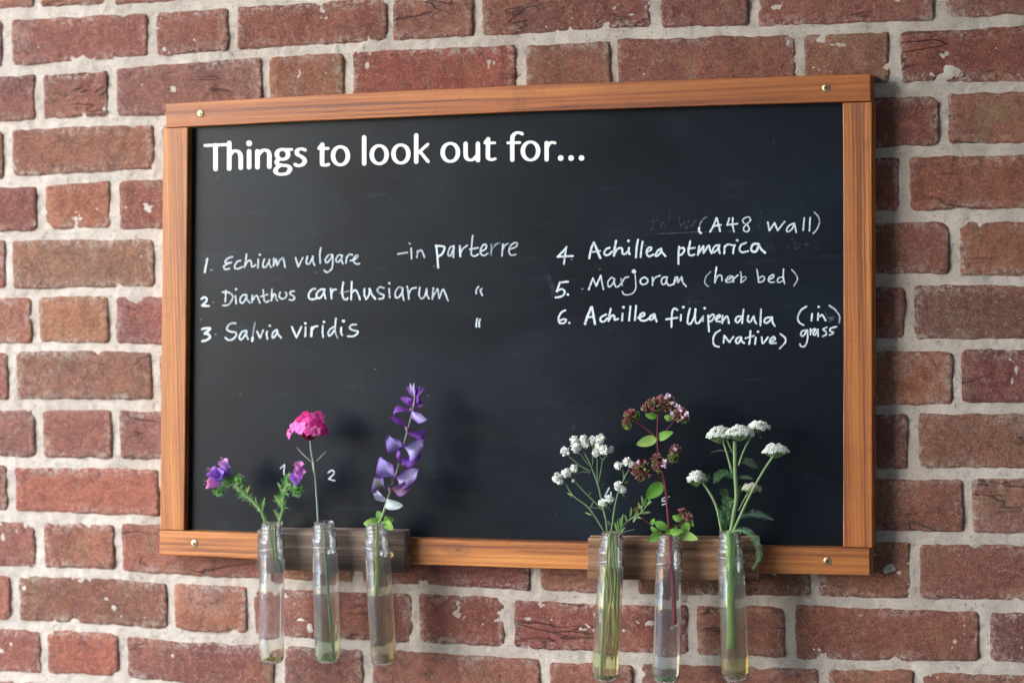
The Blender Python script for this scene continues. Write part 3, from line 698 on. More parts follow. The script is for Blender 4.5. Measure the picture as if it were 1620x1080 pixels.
# (label, [(crop, half width px, coverage, 'stroke;stroke;...')])
CH = [
 ('chalked line 1. Echium vulgare', [(A_, 1.7, .95, '195,315 150,545'), (A_, 1.4, .35, '.262,510'),
   (A_, 1.45, .72, '620,285 560,302 510,345 498,378 540,388 608,376;600,382 520,412 475,450 500,498 572,484;762,348 708,365 665,428 668,478 722,485 800,452;865,240 850,350 830,465;840,440 880,362 928,345 945,385 952,445 990,442 1015,420;1065,328 1058,470;.1092,248;1170,322 1145,400 1150,458 1190,455 1238,388;1258,330 1250,392 1282,462;1332,310 1322,440;1328,424 1370,322;1372,325 1385,430;1390,422 1432,342 1482,302;1484,302 1502,345 1522,462'),
   (C__, 1.5, .72, '190,300 235,452;235,452 312,300;392,275 372,380 402,408 440,380 480,290;484,275 490,370 515,425;620,130 605,250 612,390;820,252 762,250 702,320 708,372 742,375 798,302 820,256;822,250 826,350 815,465 772,525 718,545 680,515;985,262 930,252 882,318 892,370 932,365 975,302 988,262;985,262 976,340 1000,402;1065,280 1050,388;1060,302 1110,242 1165,252;1128,350 1200,330 1252,280 1238,250 1192,300 1182,360 1220,402 1280,402')]),
 ('chalked words - in parterre', [(D__, 1.45, .7, '445,285 580,265;635,205 640,355;.612,138;725,240 716,335;725,262 770,230 800,270 825,335'),
   (D__, 1.8, .9, '990,165 1005,300 1020,480;985,172 1080,176 1110,202 1080,278 1025,320'), (D__, 1.5, .75, '1240,172 1190,192 1160,268 1168,310 1202,298 1240,202;1242,172 1235,330'),
   (E__, 1.8, .9, '185,130 190,240'), (E__, 1.5, .75, '190,215 215,160 265,125;322,20 310,150 310,220 345,237 385,215;292,165 382,148;415,185 460,160 468,120 440,115 410,160 410,212 445,230 485,208'),
   (E__, 1.6, .38, '520,110 520,240;525,180 560,120 610,95'), (E__, 1.4, .72, '645,110 635,235;640,170 670,120 705,102;715,165 780,140 800,105 770,95 725,130 710,190 735,227 780,220')]),
 ('chalked line 2. Dianthus carthusiarum', [(B__, 1.75, 1.0, '95,32 140,2 185,28 170,80 105,138;105,145 225,150'), (B__, 1.3, .3, '.300,90'),
   (A_, 1.4, .72, '510,860 505,980 500,1050;455,885 560,892 628,952 610,1030 542,1108 460,1112;675,950 685,1080;.685,835;862,932 800,937 755,1000 762,1060 802,1068 850,1000 865,942;865,940 872,1010 920,1065;962,940 956,1060;962,1038 1010,962 1048,952 1065,1000 1092,1070;1150,850 1155,960 1170,1030 1210,1055 1245,1035;1110,960 1222,925;1300,830 1290,1030;1295,1000 1330,922 1360,932 1370,1000 1392,1030;1440,890 1420,960 1470,1000 1530,980 1552,922 1530,890'),
   (C__, 1.4, .72, '165,870 112,875 98,918 160,958 170,1000 132,1023 80,1015'), (C__, 1.65, .85, '525,830 470,840 415,920 422,988 470,1010 535,995;680,840 620,842 555,900 552,968 602,988 660,920 684,842;685,840 682,920 705,995;790,830 800,920 805,995;805,910 830,852 880,840;1005,720 985,880 1010,990 1060,1012 1080,988;1150,710 1140,1010;1145,902 1200,852 1240,880 1270,950 1290,1010;1365,830 1366,940 1398,1008;1398,1008 1450,920 1450,830;1460,830 1492,920 1552,1000'),
   (C__, .9, .5, '945,900 1050,878 1160,850'), (D__, 1.45, .75, '245,770 190,756 152,800 178,840 243,872 230,915 175,925;320,780 330,905;.322,702;510,772 460,757 412,820 412,898 452,904 500,840 514,774;515,770 512,860 530,942;575,745 595,840 600,925;600,852 640,782 705,765;760,760 746,870 782,922 830,880 852,790;855,780 862,870 890,922;950,770 936,925;940,902 1008,782;1010,782 1035,915;1040,902 1085,790 1120,850 1160,950')]),
 ('chalked ditto mark beside line 2', [(E__, 1.5, .8, '385,562 360,600 360,635;420,585 405,605 425,655')]),
 ('chalked line 3. Salvia viridis', [(B__, 2.0, 1.0, '110,545 170,530 242,532 200,580 150,618;150,620 222,640 238,680 190,728 110,750'), (B__, 1.2, .3, '.335,630'),
   (B__, 1.55, .78, '675,447 602,446 538,500 537,560 602,590 678,605 682,660 622,720 552,730 502,690;852,572 792,590 742,668 752,718 800,702 850,620 868,574;866,580 862,650 890,715;1045,585 1095,700;1095,700 1150,560;1215,585 1206,640 1222,712;.1262,485;1370,557 1320,600 1302,668 1330,690 1380,622 1393,567;1386,560 1402,630 1455,690'),
   (B__, 1.2, .4, '1012,425 982,570 968,690'), (B__, 1.9, .9, '968,690 960,748'),
   (F__, 1.55, .85, '125,290 205,475;205,475 290,290;360,300 356,455;.357,230;480,332 512,288 565,280;655,270 651,380 660,465;.675,205;840,292 772,340 746,408 772,440 812,408 850,340;880,150 862,330 872,400;970,300 966,380 985,430;1225,252 1152,257 1112,308 1170,345 1248,367 1248,400 1180,450 1082,452'), (F__, 2.0, .95, '470,300 458,450;.1008,190'), (F__, 1.3, .5, '872,400 908,480')]),
 ('chalked ditto mark beside line 3', [(E__, 1.5, .85, '372,905 362,945 361,990;403,910 391,945 393,990')]),
 ('chalked words (A48 wall) above line 4', [(L__, 1.3, .35, '1165,145 1110,175 1060,250 1036,330'), (L__, 1.9, .9, '1036,330 1038,390 1070,420'), (L__, 1.7, .95, '1328,165 1290,280 1225,395;1340,165 1370,280 1395,385;1275,297 1410,280'),
   (N__, 1.6, .92, '38,155 5,262;5,262 80,255 170,242;95,150 90,260 115,370'), (N__, 1.25, .8, '372,190 368,147 320,137 252,180 272,230 332,270 358,330 320,372 272,350 272,300 330,240 384,187'), (N__, 1.6, .9, '655,220 680,352;680,352 765,230;765,230 812,350;812,350 925,210'),
   (N__, 1.5, .88, '1075,237 1002,270 957,330 975,370 1040,330 1078,250;1080,240 1110,380;1240,150 1220,355;1335,145 1320,355'), (N__, 1.2, .65, '1400,60 1465,130 1483,220 1442,330 1382,400')]),
 ('chalked line 4. Achillea ptmarica', [(G__, 1.75, .92, '285,222 232,290 132,388;132,390 250,382 390,378;278,230 240,510'), (G__, 1.2, .25, '.370,440'),
   (G__, 1.95, 1.0, '750,150 710,240 670,415;755,150 802,270 860,410;1130,120 1110,230 1095,370;1350,240 1345,300 1360,345'), (G__, 1.35, .9, '700,312 860,290'), (G__, 1.75, .95, '1020,237 962,260 927,320 950,363 1010,350 1062,300;1100,345 1150,262 1210,240 1238,270 1240,335 1290,338 1340,290;.1342,118;1505,100 1482,230 1470,400;1585,130 1562,260 1550,395'),
   (L__, 1.75, .95, '140,745 218,700 218,662 160,680 137,760 182,815 262,782;390,682 330,720 292,798 322,808 390,740;390,682 402,740 460,810;695,650 685,800 685,945;700,682 768,672 783,720 740,780 692,800;885,555 857,700 862,780 910,800 960,782;850,685 965,668;1040,640 1016,790;1030,762 1108,642;1110,642 1115,760;1112,758 1200,632 1222,700 1250,765;1375,622 1310,640 1267,708 1290,748 1350,700 1383,632;1386,625 1376,700 1390,765;1475,640 1465,765;1470,662 1530,612 1610,627'),
   (N__, 1.75, .95, '125,585 106,650 100,715;.165,508;310,547 232,580 202,650 242,698 340,682'), (N__, 2.1, 1.0, '490,562 422,572 387,640 412,688 470,680 508,602;510,572 540,640 610,705')]),
 ('chalked line 5. Marjoram', [(G__, 1.75, .95, '310,815 170,832;170,832 115,983;120,975 200,942 248,975 235,1040 170,1075 95,1085;.305,1035'), (G__, 1.0, .4, '.560,940'),
   (G__, 1.4, .75, '735,760 790,890;870,710 890,830 915,945;1090,762 1050,747 992,820 997,890 1030,900 1080,840 1108,772;1105,770 1102,850 1132,905 1180,888 1228,832;1340,735 1280,752 1238,820'), (G__, 1.5, .85, '.665,945;665,940 735,755;790,890 868,712'), (G__, 1.4, .6, '1215,762 1235,880'),
   (G__, 1.1, .75, '1455,690 1465,820 1465,930 1420,1008 1332,1040 1262,1028 1237,980'), (G__, 2.9, .9, '.1435,640'),
   (H__, 1.45, .78, '900,167 850,190 837,240 872,268 928,253 943,207 910,170;1010,165 1010,280;1012,232 1050,172 1120,142;1210,162 1160,172 1137,220 1152,263 1190,258 1220,167;1216,165 1212,240 1250,283 1305,265;1335,165 1312,270;1320,250 1363,162;1364,162 1372,240;1376,235 1424,162;1426,162 1442,240 1490,295')]),
 ('chalked words (herb bed) after line 5', [
   (I__, 1.15, .6, '290,125 232,190 212,260 232,305 265,322;705,212 758,192 768,220 712,268;1385,97 1440,160 1463,230 1412,320'), (I__, 1.6, .85, '370,65 356,170 350,270'), (I__, 1.4, .75, '355,250 392,182 438,182 445,245;500,250 558,215 573,187 540,187 497,240 512,268 560,263 600,240;592,190 602,265;602,222 660,172;695,130 706,200 702,270;915,95 930,180 940,270;935,222 990,187 1018,210 1000,253 942,270;1075,232 1138,202 1138,167 1090,192 1072,240 1097,267 1150,265;1270,202 1217,205 1192,245 1212,273 1260,250;1275,90 1272,200 1290,290')]),
 ('chalked line 6. Achillea fillipendula', [(J__, 1.6, .9, '165,105 122,130 92,190 102,238 150,243 173,212 150,200 112,213;.207,240'), (J__, 2.1, 1.0, '440,75 405,160 375,250;450,75 466,170 480,250'), (J__, 1.5, .95, '395,182 475,175'),
   (J__, 1.75, 1.0, '602,150 547,180 542,220 580,225 612,190;650,90 636,150 625,220;635,202 663,162 688,167 690,205 728,198;775,140 770,215;.785,73;860,65 845,215;920,60 907,210;945,187 1000,165 1008,137 975,142 957,180 972,213 1020,215 1060,190;1110,147 1072,170 1067,203 1095,200 1118,152;1120,150 1126,190 1140,225;1360,102 1330,87 1307,120 1300,200 1298,282;1240,202 1360,186;1400,155 1396,215;.1425,72;1495,90 1476,170 1470,240 1502,248 1540,180 1555,95;1555,95 1550,170 1558,235 1590,240 1625,190'),
   (K__, 1.7, .95, '145,195 143,245;.160,112;195,185 200,270 205,350;202,212 240,177 260,197 235,240 207,250;275,230 318,200 310,182 282,205 282,243 320,250;345,190 341,265;345,245 385,197 400,215 410,265;535,197 492,202 477,243 502,258 533,220;560,125 550,200 545,265;610,190 602,240 627,253 660,200;665,195 671,235 690,270;738,125 732,290;835,207 787,215 772,253 802,263 843,225 850,207;852,205 856,255 880,295')]),
 ('chalked word (native) under line 6', [(K__, 1.6, .88, '320,337 267,375 247,440 262,493 305,508'), (K__, 1.7, .95, '360,395 355,465;365,397 415,460;415,460 455,405;525,407 487,425 482,463 510,468 533,417;537,410 541,450 565,470;630,345 625,430 617,480;580,420 665,395;685,415 676,480;.707,353;745,410 757,473 810,410;850,450 883,430 868,407 837,430 832,468 890,470'), (K__, 1.6, .85, '935,375 983,415 988,460 930,525')]),
 ('chalked words (in grass) at end of line 6', [(K__, 1.6, .85, '1205,95 1152,130 1117,200 1127,255 1175,285'), (K__, 1.7, .92, '1262,170 1256,240;.1330,98;1325,165 1320,235;1325,207 1365,182 1385,210 1400,240'), (K__, 1.6, lambda t: .9 - .55 * t, '1440,85 1500,130 1543,195 1540,265'), (K__, 2.6, .16, '1425,212 1480,207 1440,245'),
   (K__, 1.5, .85, '1200,337 1157,350 1147,390 1175,393 1208,342;1215,335 1215,430 1190,498 1150,505 1137,480;1245,325 1246,385;1247,350 1290,322;1300,332 1272,370 1290,388 1320,342;1322,330 1325,400;1415,307 1372,330 1400,350 1408,380 1370,402;1512,302 1452,320 1447,345 1483,365 1440,387')]),
 ('chalked number 1 above the first tube', [(T__, 1.1, .8, '722,542 755,512;757,512 750,595')]),
 ('chalked number 2 beside the second tube', [(W__, 1.2, .85, '1557,82 1575,70 1586,84 1560,112;1560,112 1590,120')]),
 ('chalked number 4 behind white button flowers', [(U__, 1.3, .85, '622,608 580,690;580,690 610,690;638,650 640,700')]),
 ('chalked number 5 behind the marjoram stem', [(V__, 1.2, .85, '425,757 382,768;382,768 378,785 400,785;378,812 400,805')]),
 ('wiped ghost of underlined chalk words above line 4', [(L__, 1.3, .09, '200,222 345,185;268,205 242,350;190,362 290,345;390,240 378,370;382,300 430,240 470,370;690,150 720,310;722,310 780,230;780,230 820,340;822,340 880,110;985,200 930,235 915,310 985,225;540,50 520,220'), (L__, 1.0, .12, '130,445 500,425 1010,400 1600,385')]),
 ('wiped ghost of chalk letters right of line 4', [
   (N__, 1.3, .08, '545,40 520,300;610,590 640,640;650,650 700,580;700,580 740,680;1000,560 980,650;1090,500 1085,650;1100,570 1140,560 1140,640 1090,650;1270,520 1270,660;1230,580 1320,570;1380,600 1450,590 1450,640 1390,640;1010,500 1060,470'),
   ]),
 ('faint chalk smear left of numbers 4 and 5', [(G__, 3.0, .07, '60,850 40,1050;-30,700 20,900')]),
]
for label, parts in CH:
    mb = ([], [], [])
    for (x0, y0, s), hw, cov, strokes in parts:
        cv = cov if callable(cov) else (lambda t, c=cov: c * (1.0 - .12 * math.cos(t * 6.28)) if c < .5 else c)
        for q in strokes.split(';'):
            if q[0] == '.':
                x, y = pp(q[1:])[0]; cx, cy = x0 + x * s, y0 + y * s
                ribbon(mb, [(cx - .25, cy), (cx + .25, cy + .1)], lambda t, h=hw: h * 1.15, cv, straight=True); continue
            pts = [(x0 + x * s, y0 + y * s) for x, y in pp(q)]
            ribbon(mb, pts, lambda t, h=hw: h * random.uniform(.80, .95), cv, rag=.16, sub=7)
    flush(mb, 'chalk_writing', M_CHALK, label)

# ------------------------------------------------------------------ planks that carry the tubes
DK = .046
def plank(tl, tr, br, bl, label, tint, screws):
    c = P((tl[0] + tr[0]) / 2, (tl[1] + bl[1]) / 2, DK)
    e = empty('wooden_plank', c, label, 'plank', 'weathered planks holding the flower tubes')
    o = bar('board', tl, tr, br, bl, M_OLD, DK, DF + .0012, 0, 0, 0, tint, parent=e, rough=.0011)
    for (px, py, r) in screws: screw(px, py, DK, r, e, M_BRASS)
plank((407, 837), (641, 841), (641, 906), (406, 899), 'grey weathered plank on left of bottom rail behind three tubes', (1.05, 1.0, 1.05), [(619.5, 877, .0035)])
plank((930, 851), (1196, 852), (1195, 917.5), (929, 916), 'brown weathered plank on right of bottom rail behind three tubes', (1.45, 1.05, .75), [])

# ------------------------------------------------------------------ tubes
DT = .0635; RT = .0155
def lathe(prof, n=40):
    vs, fs = [], []
    for (r, z) in prof:
        for j in range(n): th = 2 * math.pi * j / n; vs.append(Vector((r * math.cos(th), r * math.sin(th), z)))
    L = len(prof)
    for k in range(L - 1):
        for j in range(n): fs.append((k * n + j, k * n + (j + 1) % n, (k + 1) * n + (j + 1) % n, (k + 1) * n + j))
    return vs, fs, n, L
TUBES = []
def make_tube(top, bottom, level, low, label, zhi, sed):
    pt, pb = P(top[0], top[1], DT), P(bottom[0], bottom[1], DT - .004)
    ax = (pt - pb); H = ax.length; rot = ax.to_track_quat('Z', 'Y').to_euler()
    e = empty('flower_tube', pb, label, 'tube', 'clear plastic tubes hung under the chalkboard'); e.rotation_euler = rot
    w = .0011
    # outside from bottom centre up, then inside back down
    out = [(.0005, 0), (.006, .0003), (.0115, .0018), (.0145, .0052), (RT, .011), (RT, H * .45), (RT, H - .0235), (RT - .0004, H - .0200), (RT - .0022, H - .0188), (.0125, H - .0180)]
    z = H - .0165
    for k in range(3):
        out += [(.0122, z), (.0138, z + .0012), (.0138, z + .0018), (.0122, z + .0030)]; z += .0046
    out += [(.0124, H - .0012), (.0128, H - .0004), (.0122, H)]
    ins = [(.0108, H), (.0106, H - .004), (.0106, H - .0185), (.0112, H - .0195), (RT - w, H - .0225), (RT - w, H * .45), (RT - w, .012), (.0132, .0062), (.0100, .0032), (.0005, .0020)]
    vs, fs, n, L = lathe(out + ins)
    fs.append(tuple(range(n))[::-1]); fs.append(tuple(range((L - 1) * n, L * n)))
    o = mesh_obj('tube', vs, fs, M_GLASS, e)
    # water
    hz = (P(top[0], level, DT) - pb).length; ri = RT - w + .00015
    prof = [(.0005, .0021), (.0098, .0033), (.0131, .0062), (ri, .012), (ri, hz * .5), (ri, hz - .0012), (ri - .0002, hz), (ri - .0012, hz - .0006), (.004, hz - .0007), (.0005, hz - .0007)]
    vs, fs, n, L = lathe(prof); fs.append(tuple(range(n))[::-1]); fs.append(tuple(range((L - 1) * n, L * n)))
    wm = mat_water('water', low, 0.0, zhi)
    mesh_obj('water', vs, fs, wm, e)
    # plant bits settled on the bottom
    mb = MB()
    for k in range(70):
        a = random.uniform(0, 6.28); r = random.uniform(0, .0105)
        ball(mb, (r * math.cos(a), r * math.sin(a), .0052 + (r * 60) ** 2 * .0022 + random.random() * .0022), random.uniform(.0005, .0013), vary(sed, .35), 2, .5, 2, (1.2, 1.2, .7))
    ob = mb.build('sediment', M_PLANT, e, origin=(0, 0, 0))
    # screw that holds it to the plank
    sc = (pb + ax * ((H - .036) / H)); 
    ih = e.matrix_basis.inverted() if False else (Matrix.Translation(pb) @ rot.to_matrix().to_4x4()).inverted()
    vs2, fs2, n2, L2 = lathe([(.0042, 0), (.0040, .0012), (.0022, .0018), (.0004, .0018)], 18)
    q = Matrix.Rotation(R(90), 3, 'X')
    ctr = Vector((sc.x, -(DK + .0004), sc.z))
    mesh_obj('fixing_screw', [ih @ (ctr + q @ v) for v in vs2], fs2 + [tuple(range((L2 - 1) * n2, L2 * n2))], M_STEEL, e)
    mbw = MB(); lp = []
    for k in range(25):
        th = 2 * math.pi * k / 24 + math.pi / 2; rw = RT + .0006
        lp.append((rw * math.cos(th), rw * math.sin(th), H - .036 - .0035 * math.cos(th - math.pi / 2) + .0035))
    tube(mbw, lp, .00042, .00042, (.6, .6, .58), 5, 2)
    wr = mbw.build('wire_loop', M_STEEL, e, origin=(0, 0, 0))
    TUBES.append((pb, pt, e))
YEL, GRN = (.80, .74, .28), (.55, .74, .30)
make_tube((430, 827), (429.5, 1049), 882, (.93, .88, .60), 'clear water tube at far left holding the bell-shaped purple flowers', .03, (.62, .52, .05))
make_tube((512.5, 825), (519, 1049), 874, (.74, .86, .46), 'clear water tube second from left holding the magenta flower', .10, (.28, .46, .07))
make_tube((594.5, 826), (607.5, 1053), 879, (.86, .70, .34), 'clear water tube third from left with amber water and purple-leaved stem', .17, (.46, .34, .10))
make_tube((968.5, 842), (957, 1078), 895, (.82, .84, .38), 'clear water tube fourth from left crowded with thin green stems', .16, (.40, .36, .08))
make_tube((1059, 845), (1053, 1081), 898, (.80, .88, .66), 'clear water tube fifth from left with one red stem inside', .03, (.20, .46, .10))
make_tube((1155, 839), (1164, 1078), 902, (.82, .64, .16), 'clear water tube at far right with thick green stem and amber base', .12, (.50, .36, .06))

# ------------------------------------------------------------------ flowers
GREEN, DGREEN, LGREEN, PALE = (.115, .22, .045), (.06, .13, .035), (.22, .36, .10), (.30, .40, .24)
class Crop:
    def __init__(s, x0, y0, k, d=DT): s.x0, s.y0, s.k, s.d = x0, y0, k, d
    def __call__(s, x, y, dd=0.0): return P(s.x0 + x * s.k, s.y0 + y * s.k, s.d + dd)
    def mm(s, n): return n * s.k * .00079
def pathpx(c, s, dd=0.0, dd1=None):
    pts = pp(s); n = len(pts) - 1
    return [c(x, y, dd + ((dd1 if dd1 is not None else dd) - dd) * i / max(1, n)) for i, (x, y) in enumerate(pts)]
def sprig(name, at, label, cat='flower'):
    return empty(name, at, label, cat, 'cut flower sprigs standing in the tubes')
def in_tube(i, mb, k, r, col, depth, dx=0.0, top=None, dx2=0.0, col2=None, sub=6):
    """carry a stem from the tube's mouth down inside it"""
    pb, pt, _ = TUBES[i]; ax = pt - pb; H = ax.length
    ax = ax / H; a = pt + Vector((dx * .7, random.uniform(-.003, .003), 0)); pts = [top, a] if top is not None else [a]
    for f in (.25, .6, 1.0):
        pts.append(pt - ax * (depth * f / 1.0) + Vector((dx + (dx2 - dx) * f, random.uniform(-.003, .003), 0)))
    tube(mb, pts, r, r * 1.05, col, 7, sub, col2)

# --- viper's bugloss
c = Crop(310, 640, 210 / 1134)
e = sprig('bugloss_sprig', TUBES[0][1], 'two hairy green stems with lilac and pink bell flowers in far left tube')
def bell(parent, base, tip, rad, cin, cout):
    mb = MB(); base, tip = Vector(base), Vector(tip); ax = tip - base; a, b = frame_of(ax); L = ax.length
    n, rows = 20, 9; vs, fs, cs = [], [], []
    for k in range(rows + 1):
        t = k / rows; r = rad * (.22 + .78 * t ** .85) * (1 if t < .85 else 1 + (t - .85) * 1.4)
        for j in range(n):
            th = 2 * math.pi * j / n; lob = (.5 + .5 * math.cos(5 * th + 1)); 
            ex = ax.normalized() * L * (t * (1 - .10 * (1 - lob) * t))
            rr_ = r * (1 + .10 * t * math.cos(5 * th + 1)) * (1 + .08 * noise.noise(Vector((th * 2, t * 3, rad * 1000))))
            vs.append(base + ex + (a * math.cos(th) + b * math.sin(th)) * rr_)
            cs.append(tuple(x + (y - x) * t for x, y in zip(cin, cout)))
    for k in range(rows):
        for j in range(n): fs.append((k * n + j, k * n + (j + 1) % n, (k + 1) * n + (j + 1) % n, (k + 1) * n + j))
    mb.add(vs, fs, cs)
    for q in range(4):   # stamens
        d = a * random.uniform(-.4, .4) * rad + b * random.uniform(-.4, .4) * rad
        tube(mb, [base + ax * .5, base + ax * 1.2 + d], .00018, .00018, (.7, .25, .42), 4, 3)
        ball(mb, base + ax * 1.2 + d, .0005, (.25, .25, .40), 1)
    return mb.build('bell_flower', M_PLANT, parent)
def hairy(mb, pts, n, length, col, spread=1.0):
    path = smooth_path(pts, 8)
    for _ in range(n):
        i = random.randrange(len(path) - 1); p = path[i].lerp(path[i + 1], random.random())
        t = (path[i + 1] - path[i]).normalized()
        d = Vector((random.gauss(0, 1), random.gauss(0, .7), random.gauss(0, 1))) * spread + t * .6
        d.normalize(); l = length * random.uniform(.6, 1.2)
        leaf(mb, p, p + d * l, l * .10, col, nseg=2, nx=2, fold=.1)
def tuft(mb, base, direction, n, length, width, cols, spread=.5, bend=.15):
    for _ in range(n):
        d = Vector(direction).normalized() + Vector((random.gauss(0, spread), random.gauss(0, spread * .8), random.gauss(0, spread))); d.normalize()
        l = length * random.uniform(.7, 1.15)
        leaf(mb, base, Vector(base) + d * l, width * random.uniform(.8, 1.2), vary(random.choice(cols), .2), bend=random.uniform(-bend, bend), roll=random.uniform(-.8, .8), nseg=5, nx=2, peak=.35)
p1 = pathpx(c, '600,1030 560,910 490,830 420,770 350,700 280,662 225,655', 0, .006)
p2 = pathpx(c, '705,1030 740,900 748,780 775,700 815,655', 0, .004)
mb = MB()
tube(mb, p1, .0017, .0013, (.20, .34, .09), 8, 6); tube(mb, p2, .0016, .0012, (.20, .34, .09), 8, 6)
in_tube(0, mb, 0, .0015, (.22, .34, .10), .040, -.004, None, .003); in_tube(0, mb, 0, .0014, (.22, .34, .10), .058, .004, None, .008)
mb.build('stem', M_PLANT, e)
mb = MB(); hairy(mb, p1, 520, .0042, (.50, .66, .40)); hairy(mb, p2, 420, .0040, (.50, .66, .40)); tuft_all = [hairy(mb, q, 70, .0105, (.16, .36, .09), .9) for q in (p1[2:], p2[1:])]; hb = mb.build('stem_hair', M_PLANT, e); hb['kind'] = 'stuff'
GR = [GREEN, LGREEN, DGREEN, (.10, .26, .05)]
def leafset(parent, items, crop, cols, wav=.0, name='leaf', vein=0.0, fold=.25):
    for it in items:
        bx, by, tx, ty, w = it[:5]; cc = it[5] if len(it) > 5 else vary(random.choice(cols), .18); ce = it[6] if len(it) > 6 else None
        dd = it[7] if len(it) > 7 else random.uniform(-.004, .006); bend = it[8] if len(it) > 8 else random.uniform(-.12, .2)
        mb = MB(); leaf(mb, crop(bx, by, 0), crop(tx, ty, dd), crop.mm(w), cc, ce, bend, random.uniform(-.35, .35), fold, 10, 6, .42, wav, vein); mb.build(name, M_PLANT, parent)
leafset(e, [(560, 905, 590, 790, 22), (545, 890, 515, 780, 20), (565, 920, 600, 830, 18), (540, 880, 560, 800, 18), (430, 775, 465, 690, 22), (440, 780, 420, 690, 20), (350, 690, 400, 610, 26), (330, 680, 340, 570, 24), (300, 665, 380, 560, 22),
   (370, 700, 430, 640, 20), (290, 665, 310, 590, 22), (405, 745, 440, 700, 18), (720, 990, 660, 890, 22), (715, 970, 690, 900, 18), (735, 880, 665, 770, 24), (735, 870, 700, 780, 20), (740, 850, 650, 810, 16),
   (750, 760, 695, 660, 24), (755, 740, 725, 620, 22), (770, 700, 760, 580, 26), (780, 690, 800, 570, 24), (765, 720, 700, 690, 18), (745, 800, 720, 740, 16), (735, 920, 745, 830, 14), (790, 680, 775, 620, 22)], c, GR)
for (x, y, r, dr, nn) in ((205, 722, 62, (-.1, -.6, -.4), 46), (280, 655, 45, (-.3, -.4, .3), 30), (860, 725, 60, (.1, -.6, -.3), 44), (795, 640, 45, (.1, -.4, .5), 30), (365, 640, 50, (.2, -.3, .8), 26)):
    mb = MB(); cp = c(x, y, .004)
    ball(mb, cp, c.mm(r) * .62, (.10, .27, .05), 2, .25, 1.6, col2=(.20, .40, .12))
    for _ in range(nn * 2):
        d = Vector((random.gauss(0, 1), random.gauss(-.3, 1), random.gauss(0, 1))).normalized()
        leaf(mb, cp + d * c.mm(r) * .45, cp + d * c.mm(r) * random.uniform(.85, 1.1), c.mm(11), vary((.17, .42, .09), .25), nseg=3, nx=2, roll=random.uniform(-1, 1))
    for _ in range(nn * 2):
        d = Vector((random.gauss(0, 1), random.gauss(-.3, 1), random.gauss(0, 1))).normalized()
        leaf(mb, cp + d * c.mm(r) * .8, cp + d * c.mm(r) * random.uniform(1.05, 1.25), c.mm(2.0), (.55, .70, .48), nseg=2, nx=2)
    mb.build('calyx', M_PLANT, e)
LIL, VIO, PNK = (.42, .16, .62), (.22, .12, .55), (.80, .22, .48)
for (bx, by, tx, ty, r, a, b, d0, d1) in ((225, 690, 95, 665, 44, LIL, PNK, .004, .014), (235, 660, 120, 560, 48, VIO, LIL, .004, .012), (215, 640, 175, 590, 50, VIO, (.36, .18, .66), .008, .018), (290, 610, 225, 475, 42, VIO, (.72, .34, .72), .002, .008), (255, 620, 250, 530, 40, (.12, .09, .42), LIL, -.002, .002),
     (865, 695, 850, 610, 48, (.42, .18, .66), (.50, .22, .70), .006, .014), (880, 660, 885, 560, 44, LIL, (.68, .24, .60), .004, .010), (880, 590, 878, 500, 36, LIL, (.78, .28, .56), .002, .006)):
    bell(e, c(bx, by, d0), c(tx, ty, d1), c.mm(r), a, b)

# --- Carthusian pink
e = sprig('carthusian_pink_sprig', TUBES[1][1], 'thin grey-green stem topped by a magenta flower cluster')
mb = MB(); ps = pathpx(c, '975,305 988,420 1008,520 1025,700 1045,1020', .002)
tube(mb, ps, .0010, .0013, (.32, .40, .33), 8, 6); tube(mb, pathpx(c, '1002,490 1014,580', .002), .0019, .0017, (.36, .42, .32), 8, 3)
in_tube(1, mb, 0, .0012, (.20, .34, .18), .175, -.001, None, .006); mb.build('stem', M_PLANT, e)
leafset(e, [(1005, 500, 862, 358, 9, (.34, .27, .26)), (1010, 500, 1118, 392, 10, (.36, .33, .28))], c, GR, name='bract')
MAG = (.90, .05, .36); MG2 = (.96, .22, .60); DKR = (.16, .012, .03)
mb = MB()
for _ in range(30):
    x = random.uniform(860, 1050); y = 240 + random.uniform(-20, 20) ; b_ = c(965 + random.uniform(-15, 15), 305, .002)
    leaf(mb, b_, c(x, y - 10, random.uniform(-.004, .020)), c.mm(30), vary(DKR, .4), roll=random.uniform(-1, 1), nseg=5, nx=2)
mb.build('calyx', M_PLANT, e)
